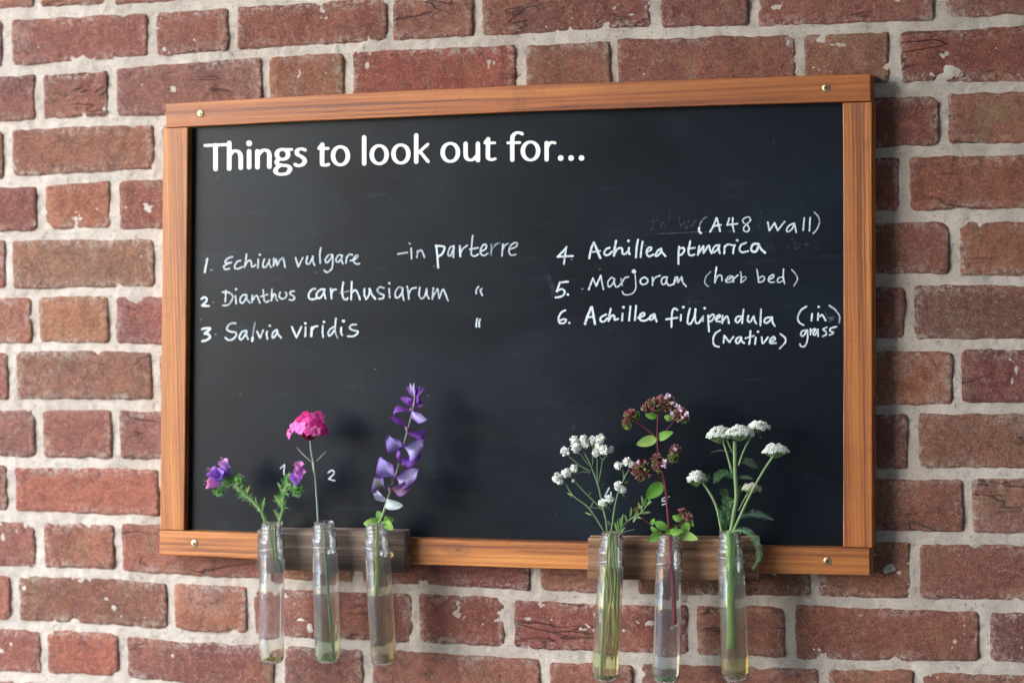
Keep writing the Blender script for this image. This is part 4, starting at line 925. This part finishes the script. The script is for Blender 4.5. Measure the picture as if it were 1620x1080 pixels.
for (x, y, d0) in ((800, 246, .004), (842, 188, .006), (888, 140, .002), (930, 92, -.002), (905, 200, .016), (948, 150, .010), (960, 222, .020), (990, 105, .002), (1050, 100, -.004), (1015, 165, .012), (1062, 165, .004), (1085, 222, .004), (1022, 225, .016), (1045, 205, .012), (890, 195, .010)):
    mb = MB(); fc = random.choice((MAG, MAG, MG2, (.93, .11, .46), (.74, .025, .24))); ce = c(x, y, d0); nrm = (Vector(((x - 940) * 1.3 + random.uniform(-60, 60), -200, (230 - y) * 1.1 + 70 + random.uniform(-60, 60)))).normalized()
    a, b = frame_of(nrm, Vector((0, 0, 1))); r = c.mm(random.uniform(46, 60)); rot0 = random.uniform(0, 6)
    for k in range(5):
        th = rot0 + k * 2 * math.pi / 5 + random.uniform(-.12, .12); d = a * math.cos(th) + b * math.sin(th); cc = vary(fc, .10)
        sd_ = nrm.cross(d)
        for q in (-1, 0, 1):      # toothed petal in three lobes
            tip = ce + (d + sd_ * q * .30).normalized() * r * random.uniform(.86, 1.04) + nrm * r * random.uniform(-.22, .22)
            leaf(mb, ce + nrm * .0001 * (q + 2), tip, r * .56, tuple(z * .75 for z in cc), vary(cc, .08), .10, q * .2, .1, 5, 2, .72, .05, 0, face=nrm)
    for k in range(4): ball(mb, ce + nrm * .0016 + a * random.uniform(-1, 1) * .001 + b * random.uniform(-1, 1) * .001, .00045, (.75, .35, .55), 1)
    mb.build('floret', M_PLANT, e)

# --- clary
c = Crop(560, 590, 150 / 623)
e = sprig('clary_sprig', TUBES[2][1], 'tall stem with pairs of purple papery bracts and green leaves at base')
mb = MB(); ps = pathpx(c, '150,1010 185,940 215,850 242,765 290,620 320,500 360,350 392,215 402,120', .002)
tube(mb, ps, .0017, .0010, (.26, .36, .14), 8, 6, (.42, .30, .36)); in_tube(2, mb, 0, .0017, (.34, .50, .12), .090, .002, None, -.004); mb.build('stem', M_PLANT, e)
PU, PB, DP_, PALEV, WH = (.24, .075, .44), (.36, .33, .60), (.13, .03, .22), (.50, .46, .68), (.62, .66, .66)
leafset(e, [(395, 155, 345, 85, 26, PU, PU), (397, 150, 372, 62, 24, (.5, .5, .4), PU), (400, 150, 402, 60, 26, PALEV, PU), (404, 152, 435, 85, 26, PU), (405, 155, 466, 92, 20, PU), (398, 160, 385, 100, 24, (.55, .52, .20)), (402, 160, 410, 105, 24, (.50, .50, .18)),
   (392, 205, 300, 155, 44, PU, DP_), (395, 200, 350, 180, 50, DP_, PU), (402, 205, 460, 195, 48, DP_, PU), (398, 190, 420, 150, 36, PU)], c, GR, .10, 'bract', .6)
def bract(bx, by, tx, ty, w, cin, ced, d, bend, roll, fold=.35, wav=.12):
    wav *= random.uniform(1.0, 2.2); roll += random.uniform(-.25, .25); tx += random.uniform(-8, 8); ty += random.uniform(-8, 8)
    mb = MB(); leaf(mb, c(bx, by, .002), c(tx, ty, .002 + d), c.mm(w * .86), tuple(min(1, q * 1.05) for q in cin), tuple(q * .8 for q in ced), bend * 1.4, roll * 1.3, fold * 1.15, 16, 8, .55, wav * 1.1, 1.0); mb.build('bract', M_PLANT, e)
bract(388, 222, 505, 300, 92, PALEV, PU, .010, .22, .25)
bract(385, 262, 255, 300, 60, PU, (.34, .12, .5), .006, .25, .5, .7)
bract(352, 378, 236, 300, 62, (.30, .07, .42), PU, .008, -.20, -.6, .8)
bract(352, 385, 470, 365, 100, PU, DP_, -.004, .25, .5, .3)
bract(322, 492, 228, 400, 120, PB, PU, .012, .22, -.2)
bract(330, 490, 470, 440, 125, PALEV, PU, .014, .22, .2)
bract(300, 595, 246, 470, 60, PU, (.34, .12, .5), .004, -.2, -.9, .7)
bract(302, 592, 444, 512, 84, (.17, .07, .40), DP_, .004, .15, .5)
bract(272, 690, 192, 530, 128, PB, PU, .014, .22, -.25)
bract(276, 690, 432, 622, 118, PALEV, PU, .016, .22, .2)
bract(240, 760, 138, 672, 120, (.10, .14, .06), PU, .010, .2, -.1)
bract(242, 762, 402, 690, 90, (.20, .11, .15), (.30, .12, .36), .010, .2, .4)
bract(208, 838, 128, 765, 58, (.52, .50, .66), WH, .010, .2, -.1)
bract(210, 838, 332, 868, 76, (.50, .60, .56), WH, .012, .2, .2)
for (x, y, r) in ((262, 700, 16), (238, 755, 16), (330, 600, 15), (305, 480, 12), (350, 372, 12), (378, 240, 11)):
    mb = MB(); ball(mb, c(x, y, .004), c.mm(r), (.34, .10, .26), 2, .4, 2, col2=(.5, .25, .3)); mb.build('bud', M_PLANT, e)
leafset(e, [(180, 965, 62, 990, 50), (180, 960, 148, 905, 46), (185, 960, 195, 925, 40), (188, 962, 265, 958, 54), (190, 970, 258, 1030, 56), (175, 965, 110, 968, 44), (190, 965, 230, 985, 40)], c, [(.16, .34, .06), (.24, .42, .09)], .05, 'leaf', .5)

# --- sneezewort
c = Crop(860, 670, 1 / 6)
e = sprig('sneezewort_sprig', TUBES[3][1], 'branching green stems with round white button flowers in fourth tube')
SG = (.20, .30, .15)
mb = MB()
for s, r0, r1, d0, d1 in (('605,1040 590,900 562,790', .0011, .0009, .000, .006), ('590,900 548,720 520,590 450,400 372,245', .0014, .0008, 0, .004), ('640,1040 690,720 765,520 815,430', .0012, .0007, .004, .006), ('762,525 752,430', .0006, .0006, .005, .007),
    ('520,590 508,470 510,330', .0006, .0005, .002, .006), ('520,560 545,440 560,350 610,290', .0007, .0005, .002, .006), ('445,450 350,400 238,305', .0008, .0006, .002, .004), ('445,465 370,455 300,480', .0005, .0004, .002, .002), ('575,1020 430,800 280,680 190,535', .0011, .0007, .002, .006),
    ('560,820 520,775 420,680 300,550 250,490', .0008, .0006, .002, .004), ('300,550 292,480', .0005, .0004, .002, .004), ('465,400 470,200', .0006, .0005, .002, .004), ('700,1050 745,980 810,915 925,850 1010,845', .0012, .0006, 0, .004), ('925,850 960,800 1010,745', .0008, .0005, .003, .005), ('925,850 940,760 930,690', .0007, .0005, .002, .003),
    ('640,830 600,790 520,800 440,790', .0004, .0003, .002, .002), ('690,700 735,640', .0006, .0005, .004, .005), ('560,350 530,300', .0005, .0004, .005, .006), ('555,800 600,780 620,730', .0005, .0004, .004, .006), ('430,400 330,260', .0005, .0004, .002, .004), ('745,1028 870,1000', .0004, .0002, .002, .004)):
    tube(mb, pathpx(c, s, d0, d1), r0, r1, vary(SG, .1), 6, 6)
for k in range(9): in_tube(3, mb, 0, random.uniform(.0007, .0012), vary((.22, .42, .10), .3), random.uniform(.09, .19), random.uniform(-.007, .007), None, random.uniform(-.006, .011), (.62, .62, .22))
for k in range(10): in_tube(3, mb, 0, .0004, (.60, .52, .22), random.uniform(.12, .18), random.uniform(-.006, .008), None, random.uniform(-.008, .011), (.75, .66, .34))
mb.build('stem', M_PLANT, e)
def button(x, y, r, d0):
    mb = MB(); ce = c(x, y, d0); rr_ = c.mm(r)
    ball(mb, ce, rr_ * .74, (.80, .80, .70), 2, .2, 2)
    for k in range(30):
        d = Vector((random.gauss(0, 1), random.gauss(-.5, 1), random.gauss(.1, 1))).normalized(); a, b = frame_of(d, Vector((0, 0, 1)))
        p = ce + d * rr_ * .62; t = a * random.uniform(-1, 1) + b * random.uniform(-1, 1)
        leaf(mb, p, p + (d * .55 + t * .45).normalized() * rr_ * random.uniform(.38, .5), rr_ * .68, vary((.92, .92, .88), .04), roll=random.uniform(-1.5, 1.5), nseg=4, nx=2, peak=.65, bend=.15)
    ball(mb, ce - Vector((0, 0, rr_ * .62)), rr_ * .4, (.30, .40, .20), 1)
    mb.build('button_flower', M_PLANT, e)
for (x, y, r) in ((207, 262, 46), (298, 160, 49), (305, 230, 48), (378, 140, 37), (395, 193, 44), (463, 158, 43), (543, 145, 48), (525, 215, 42), (500, 275, 40), (580, 250, 46), (635, 243, 32), (132, 510, 48), (150, 545, 36), (215, 470, 46), (290, 427, 41),
    (715, 395, 43), (792, 362, 42), (830, 385, 34), (708, 588, 42), (752, 625, 36), (560, 752, 39), (628, 715, 40), (280, 542, 15)):
    button(x, y, r, random.uniform(.002, .010))
NAR = [(.13, .26, .06), (.20, .34, .09), (.24, .40, .12)]
leafset(e, [(280, 685, 225, 655, 12), (290, 690, 250, 690, 9), (430, 675, 450, 650, 10), (440, 800, 470, 740, 12), (455, 865, 390, 840, 12), (550, 580, 578, 575, 9), (760, 570, 800, 545, 11), (735, 640, 770, 700, 10), (590, 1000, 620, 920, 14), (640, 960, 600, 920, 10),
   (700, 1030, 670, 930, 18), (710, 1020, 700, 900, 18), (735, 1000, 760, 850, 28), (740, 1000, 720, 890, 18), (820, 890, 832, 790, 20), (930, 850, 1018, 838, 22), (940, 830, 900, 740, 18), (950, 790, 930, 680, 20), (960, 790, 970, 700, 18), (985, 770, 1030, 735, 22), (890, 865, 850, 940, 26), (880, 870, 930, 900, 20), (860, 880, 900, 810, 16), (790, 930, 770, 860, 14), (935, 800, 905, 770, 14), (1000, 750, 1005, 700, 14), (720, 1040, 780, 980, 14), (690, 1045, 720, 970, 12)], c, NAR)

# --- marjoram
c = Crop(960, 610, 160 / 691)
e = sprig('marjoram_sprig', TUBES[4][1], 'dark red stem with maroon flower clusters and broad green leaves')
MR = (.16, .035, .05)
mb = MB()
for s, r0, r1 in (('428,980 402,700 380,590 355,480 346,360 350,190', .0018, .0009), ('346,362 290,310 215,255 175,230', .0008, .0007), ('398,310 435,270 475,225', .0007, .0006), ('385,645 340,610 290,590', .0008, .0006), ('385,600 385,540 370,510', .0007, .0005), ('395,560 440,500', .0006, .0005), ('390,1010 300,950 240,900', .0007, .0006), ('440,990 500,950 530,900', .0007, .0005), ('350,205 300,170', .0006, .0005), ('350,205 400,150', .0006, .0005)):
    tube(mb, pathpx(c, s, 0, .003), r0, r1, MR, 7, 6)
in_tube(4, mb, 0, .0019, (.34, .03, .06), .105, .001, None, .006, (.46, .03, .07)); mb.build('stem', M_PLANT, e)
def cluster(x, y, r, d0=.004, g=.25):
    mb = MB(); ce = c(x, y, d0); rr_ = c.mm(r)
    ball(mb, ce, rr_ * .6, (.10, .03, .03), 2, .4, 2)
    for k in range(int(44 + r)):
        d = Vector((random.gauss(0, 1), random.gauss(-.4, 1), random.gauss(.2, 1))).normalized(); p = ce + d * rr_ * random.uniform(.35, .7)
        cc = vary(random.choice([(.44, .11, .15), (.28, .055, .085), (.58, .26, .29), (.42, .17, .18)]) if random.random() > g * (1.4 - d.z) else (.28, .34, .10), .25)
        leaf(mb, p, p + (d + Vector((0, 0, .5))).normalized() * rr_ * random.uniform(.35, .55), rr_ * .32, cc, roll=random.uniform(-1.5, 1.5), nseg=4, nx=2, bend=.15)
    mb.build('flower_cluster', M_PLANT, e)
for q in ((160, 210, 50), (135, 250, 32), (275, 150, 38), (325, 130, 48), (380, 110, 46), (430, 105, 42), (410, 145, 38), (505, 195, 52), (470, 205, 30), (540, 225, 28), (235, 560, 58), (205, 590, 44), (270, 598, 44), (232, 632, 28), (343, 500, 42), (350, 550, 46), (395, 530, 30), (470, 440, 40), (520, 865, 34), (560, 902, 38), (300, 110, 26)): cluster(*q)
cluster(455, 492, 42, .004, .8); cluster(145, 270, 26, .006, .9); cluster(210, 850, 26, -.004, .6)
for (x, y, r) in ((418, 68, 20), (405, 78, 14), (450, 120, 16), (485, 135, 22), (505, 160, 24), (452, 190, 20), (548, 190, 20), (395, 515, 20), (388, 550, 20), (215, 520, 16), (470, 425, 16), (520, 215, 14)):
    mb = MB(); ce = c(x, y, .014)
    for k in range(7):
        d = Vector((random.gauss(0, 1), random.gauss(-.6, .6), random.gauss(0, 1))).normalized(); leaf(mb, ce, ce + d * c.mm(r), c.mm(r) * .8, vary((.84, .66, .76), .1), nseg=4, nx=2, peak=.6, roll=random.uniform(-1, 1))
    mb.build('floret', M_PLANT, e)
ML = [(.13, .30, .045), (.19, .36, .06), (.26, .42, .10)]
leafset(e, [(342, 358, 202, 402, 66), (352, 365, 458, 318, 54), (183, 250, 222, 172, 50), (345, 205, 262, 195, 44), (452, 228, 392, 208, 40), (382, 662, 268, 768, 84), (415, 975, 328, 928, 54), (375, 1005, 283, 1062, 58), (400, 1010, 478, 955, 54), (445, 990, 622, 1048, 62), (520, 905, 448, 888, 44), (525, 930, 556, 992, 62), (300, 950, 325, 905, 30), (350, 1000, 300, 960, 30), (560, 900, 590, 960, 30), (430, 1000, 520, 985, 50), (110, 250, 150, 300, 34), (500, 235, 550, 245, 34)], c, ML, .04, 'leaf', .35)

# --- yarrow
c = Crop(1070, 650, 190 / 821)
e = sprig('yarrow_sprig', TUBES[5][1], 'pale green stems with flat creamy white flower heads and feathery leaves')
YG = (.27, .38, .17)
mb = MB()
for s, r0, r1, d0, d1 in (('372,830 395,690 410,590 402,400 400,205', .0023, .0022, 0, .004), ('382,425 345,285 308,180', .0013, .0010, .003, .006), ('385,285 345,195', .0008, .0008, .003, .006), ('425,370 470,250 530,150 560,120', .0011, .0008, .003, .002), ('385,830 500,580 600,400 668,300', .0015, .0011, .004, .012), ('312,830 270,640 190,500 150,455', .0016, .0013, .002, .008),
    ('425,680 460,610 505,535', .0008, .0007, 0, .001), ('525,150 570,130 600,110', .0007, .0006, .002, .002), ('165,470 130,460 100,470', .0006, .0005, .006, .006), ('178,480 200,450', .0006, .0005, .006, .004)):
    tube(mb, pathpx(c, s, d0, d1), r0, r1, vary(YG, .08), 9, 6)
in_tube(5, mb, 0, .0034, (.34, .58, .14), .135, -.001, None, -.003); in_tube(5, mb, 0, .0016, (.24, .46, .12), .05, .005, None, .002); in_tube(5, mb, 0, .0015, (.24, .46, .12), .05, -.007, None, -.004)
mb.build('stem', M_PLANT, e)
def umbel(cx, cy, hw, hh, d0, cr=(.94, .94, .90), n=None):
    e2 = c(cx, cy + hh * .55, d0); W_, H_ = c.mm(hw), c.mm(hh); mb = MB(); mf = MB()
    base = c(cx, cy + hh * 1.6, d0 - .002)
    n = n or int(hw * .95)
    for k in range(n):
        a = k * 2.39996; r = math.sqrt((k + .5) / n)
        x, y = r * math.cos(a) + random.uniform(-.05, .05), r * math.sin(a)
        top_ = e2 + Vector((x * W_, y * W_ * .8, H_ * (.95 * (1 - r ** 2.6) + .16 * random.uniform(-1, 1) + .34 * noise.noise(Vector((x * 2.2, y * 2.2, cx))))))
        if k % 2 == 0: tube(mb, [base, base.lerp(top_, .5) + Vector((x, y, 0)) * W_ * .15, top_], .0005, .0004, (.26, .36, .15), 4, 2)
        ball(mb, top_ - Vector((0, 0, .0016)), .0011, (.26, .36, .15), 1, .1, 1, (1, 1, 1.4))
        s_ = random.uniform(.00125, .0017)
        ball(mf, top_ + Vector((0, -.0004, .0003)), s_ * .45, vary((.74, .70, .52), .12), 1, .3)
        up = Vector((x * .7, y * .5 - .6, .6)).normalized(); A, B = frame_of(up, Vector((0, 0, 1)))
        for q in range(5):
            th = q * 1.2566 + k; d = A * math.cos(th) + B * math.sin(th)
            leaf(mf, top_ + d * s_ * .35, top_ + d * s_ * 1.7 + up * s_ * random.uniform(-.7, .1), s_ * 1.25, vary(cr, .05), nseg=3, nx=2, peak=.62, face=up)
    h = mf.build('flower_head', M_PLANT, e); g_ = mb.build('flower_stalk', M_PLANT, h, origin=TUBES[5][1]); return h
umbel(295, 142, 80, 50, .006); umbel(432, 132, 92, 46, .010); umbel(562, 95, 72, 34, .000); umbel(680, 255, 80, 42, .012); umbel(138, 440, 62, 48, .008); umbel(512, 515, 62, 30, -.002, (.60, .62, .46), 50)
def frond(s, w, col, n=26, d0=0.0, d1=0.006, name='leaf'):
    mb = MB(); path = smooth_path(pathpx(c, s, d0, d1), 8); tube(mb, path[::4] + [path[-1]], .0006, .0003, col, 5, 2); L = len(path)
    for k in range(n):
        t = (k + .5) / n; i = min(L - 2, int(t * (L - 1))); p = path[i]; tg = (path[i + 1] - path[i]).normalized(); a, b = frame_of(tg)
        for sg in (-1, 1):
            l = c.mm(w) * (math.sin(math.pi * (t * .85 + .12)) ** .7) * random.uniform(.8, 1.15)
            d = (a * sg + tg * .8 + b * random.uniform(-.5, .5)).normalized()
            leaf(mb, p, p + d * l, l * .085, vary(col, .2), nseg=3, nx=2, roll=random.uniform(-1, 1))
            for q in (.35, .6, .85):
                for s2 in (-1, 1):
                    dd = (d + (a * sg * .2 + tg * s2 * .9)).normalized(); leaf(mb, p + d * l * q, p + d * l * q + dd * l * .26, l * .05, vary(col, .2), nseg=2, nx=2)
    mb.build(name, M_PLANT, e)
FG = (.14, .30, .12)
frond('395,455 330,425 285,445 255,492', 34, FG); frond('400,290 320,268 240,280', 12, (.14, .17, .12), 16); frond('430,340 490,345 555,390', 30, (.07, .12, .055)); frond('415,460 470,450 525,465', 22, (.10, .18, .10), 16)
frond('392,760 350,650 370,590', 52, FG, 22, .0, .0); frond('340,800 330,700 300,700', 44, FG, 18, -.002); frond('350,600 330,560 310,535', 34, (.07, .14, .05), 14, -.002); frond('440,720 540,700 662,742', 28, (.14, .24, .15), 30)
frond('400,650 430,560 440,500', 26, (.08, .16, .06), 16, -.003, -.003); frond('330,800 310,760 300,690', 26, FG, 14); frond('395,820 470,815 540,880 568,990 520,1080', 30, (.20, .40, .20), 40, .006, .010); frond('160,480 210,470 225,430', 20, FG, 12)
for k in range(5):
    pb, pt, _ = TUBES[5]; a = pt + Vector((random.uniform(-.006, .006), random.uniform(-.004, .004), 0))
    mb = MB()
    for q in range(22):
        p = a - Vector((0, 0, random.uniform(.004, .058))) + Vector((random.uniform(-.003, .003), random.uniform(-.003, .003), 0)); d = Vector((random.gauss(0, .6), random.gauss(0, .4), -1)).normalized()
        leaf(mb, p, p + d * random.uniform(.006, .013), .0010, vary((.12, .30, .08), .25), nseg=3, nx=2, roll=random.uniform(-1, 1))
    mb.build('leaf', M_PLANT, e)
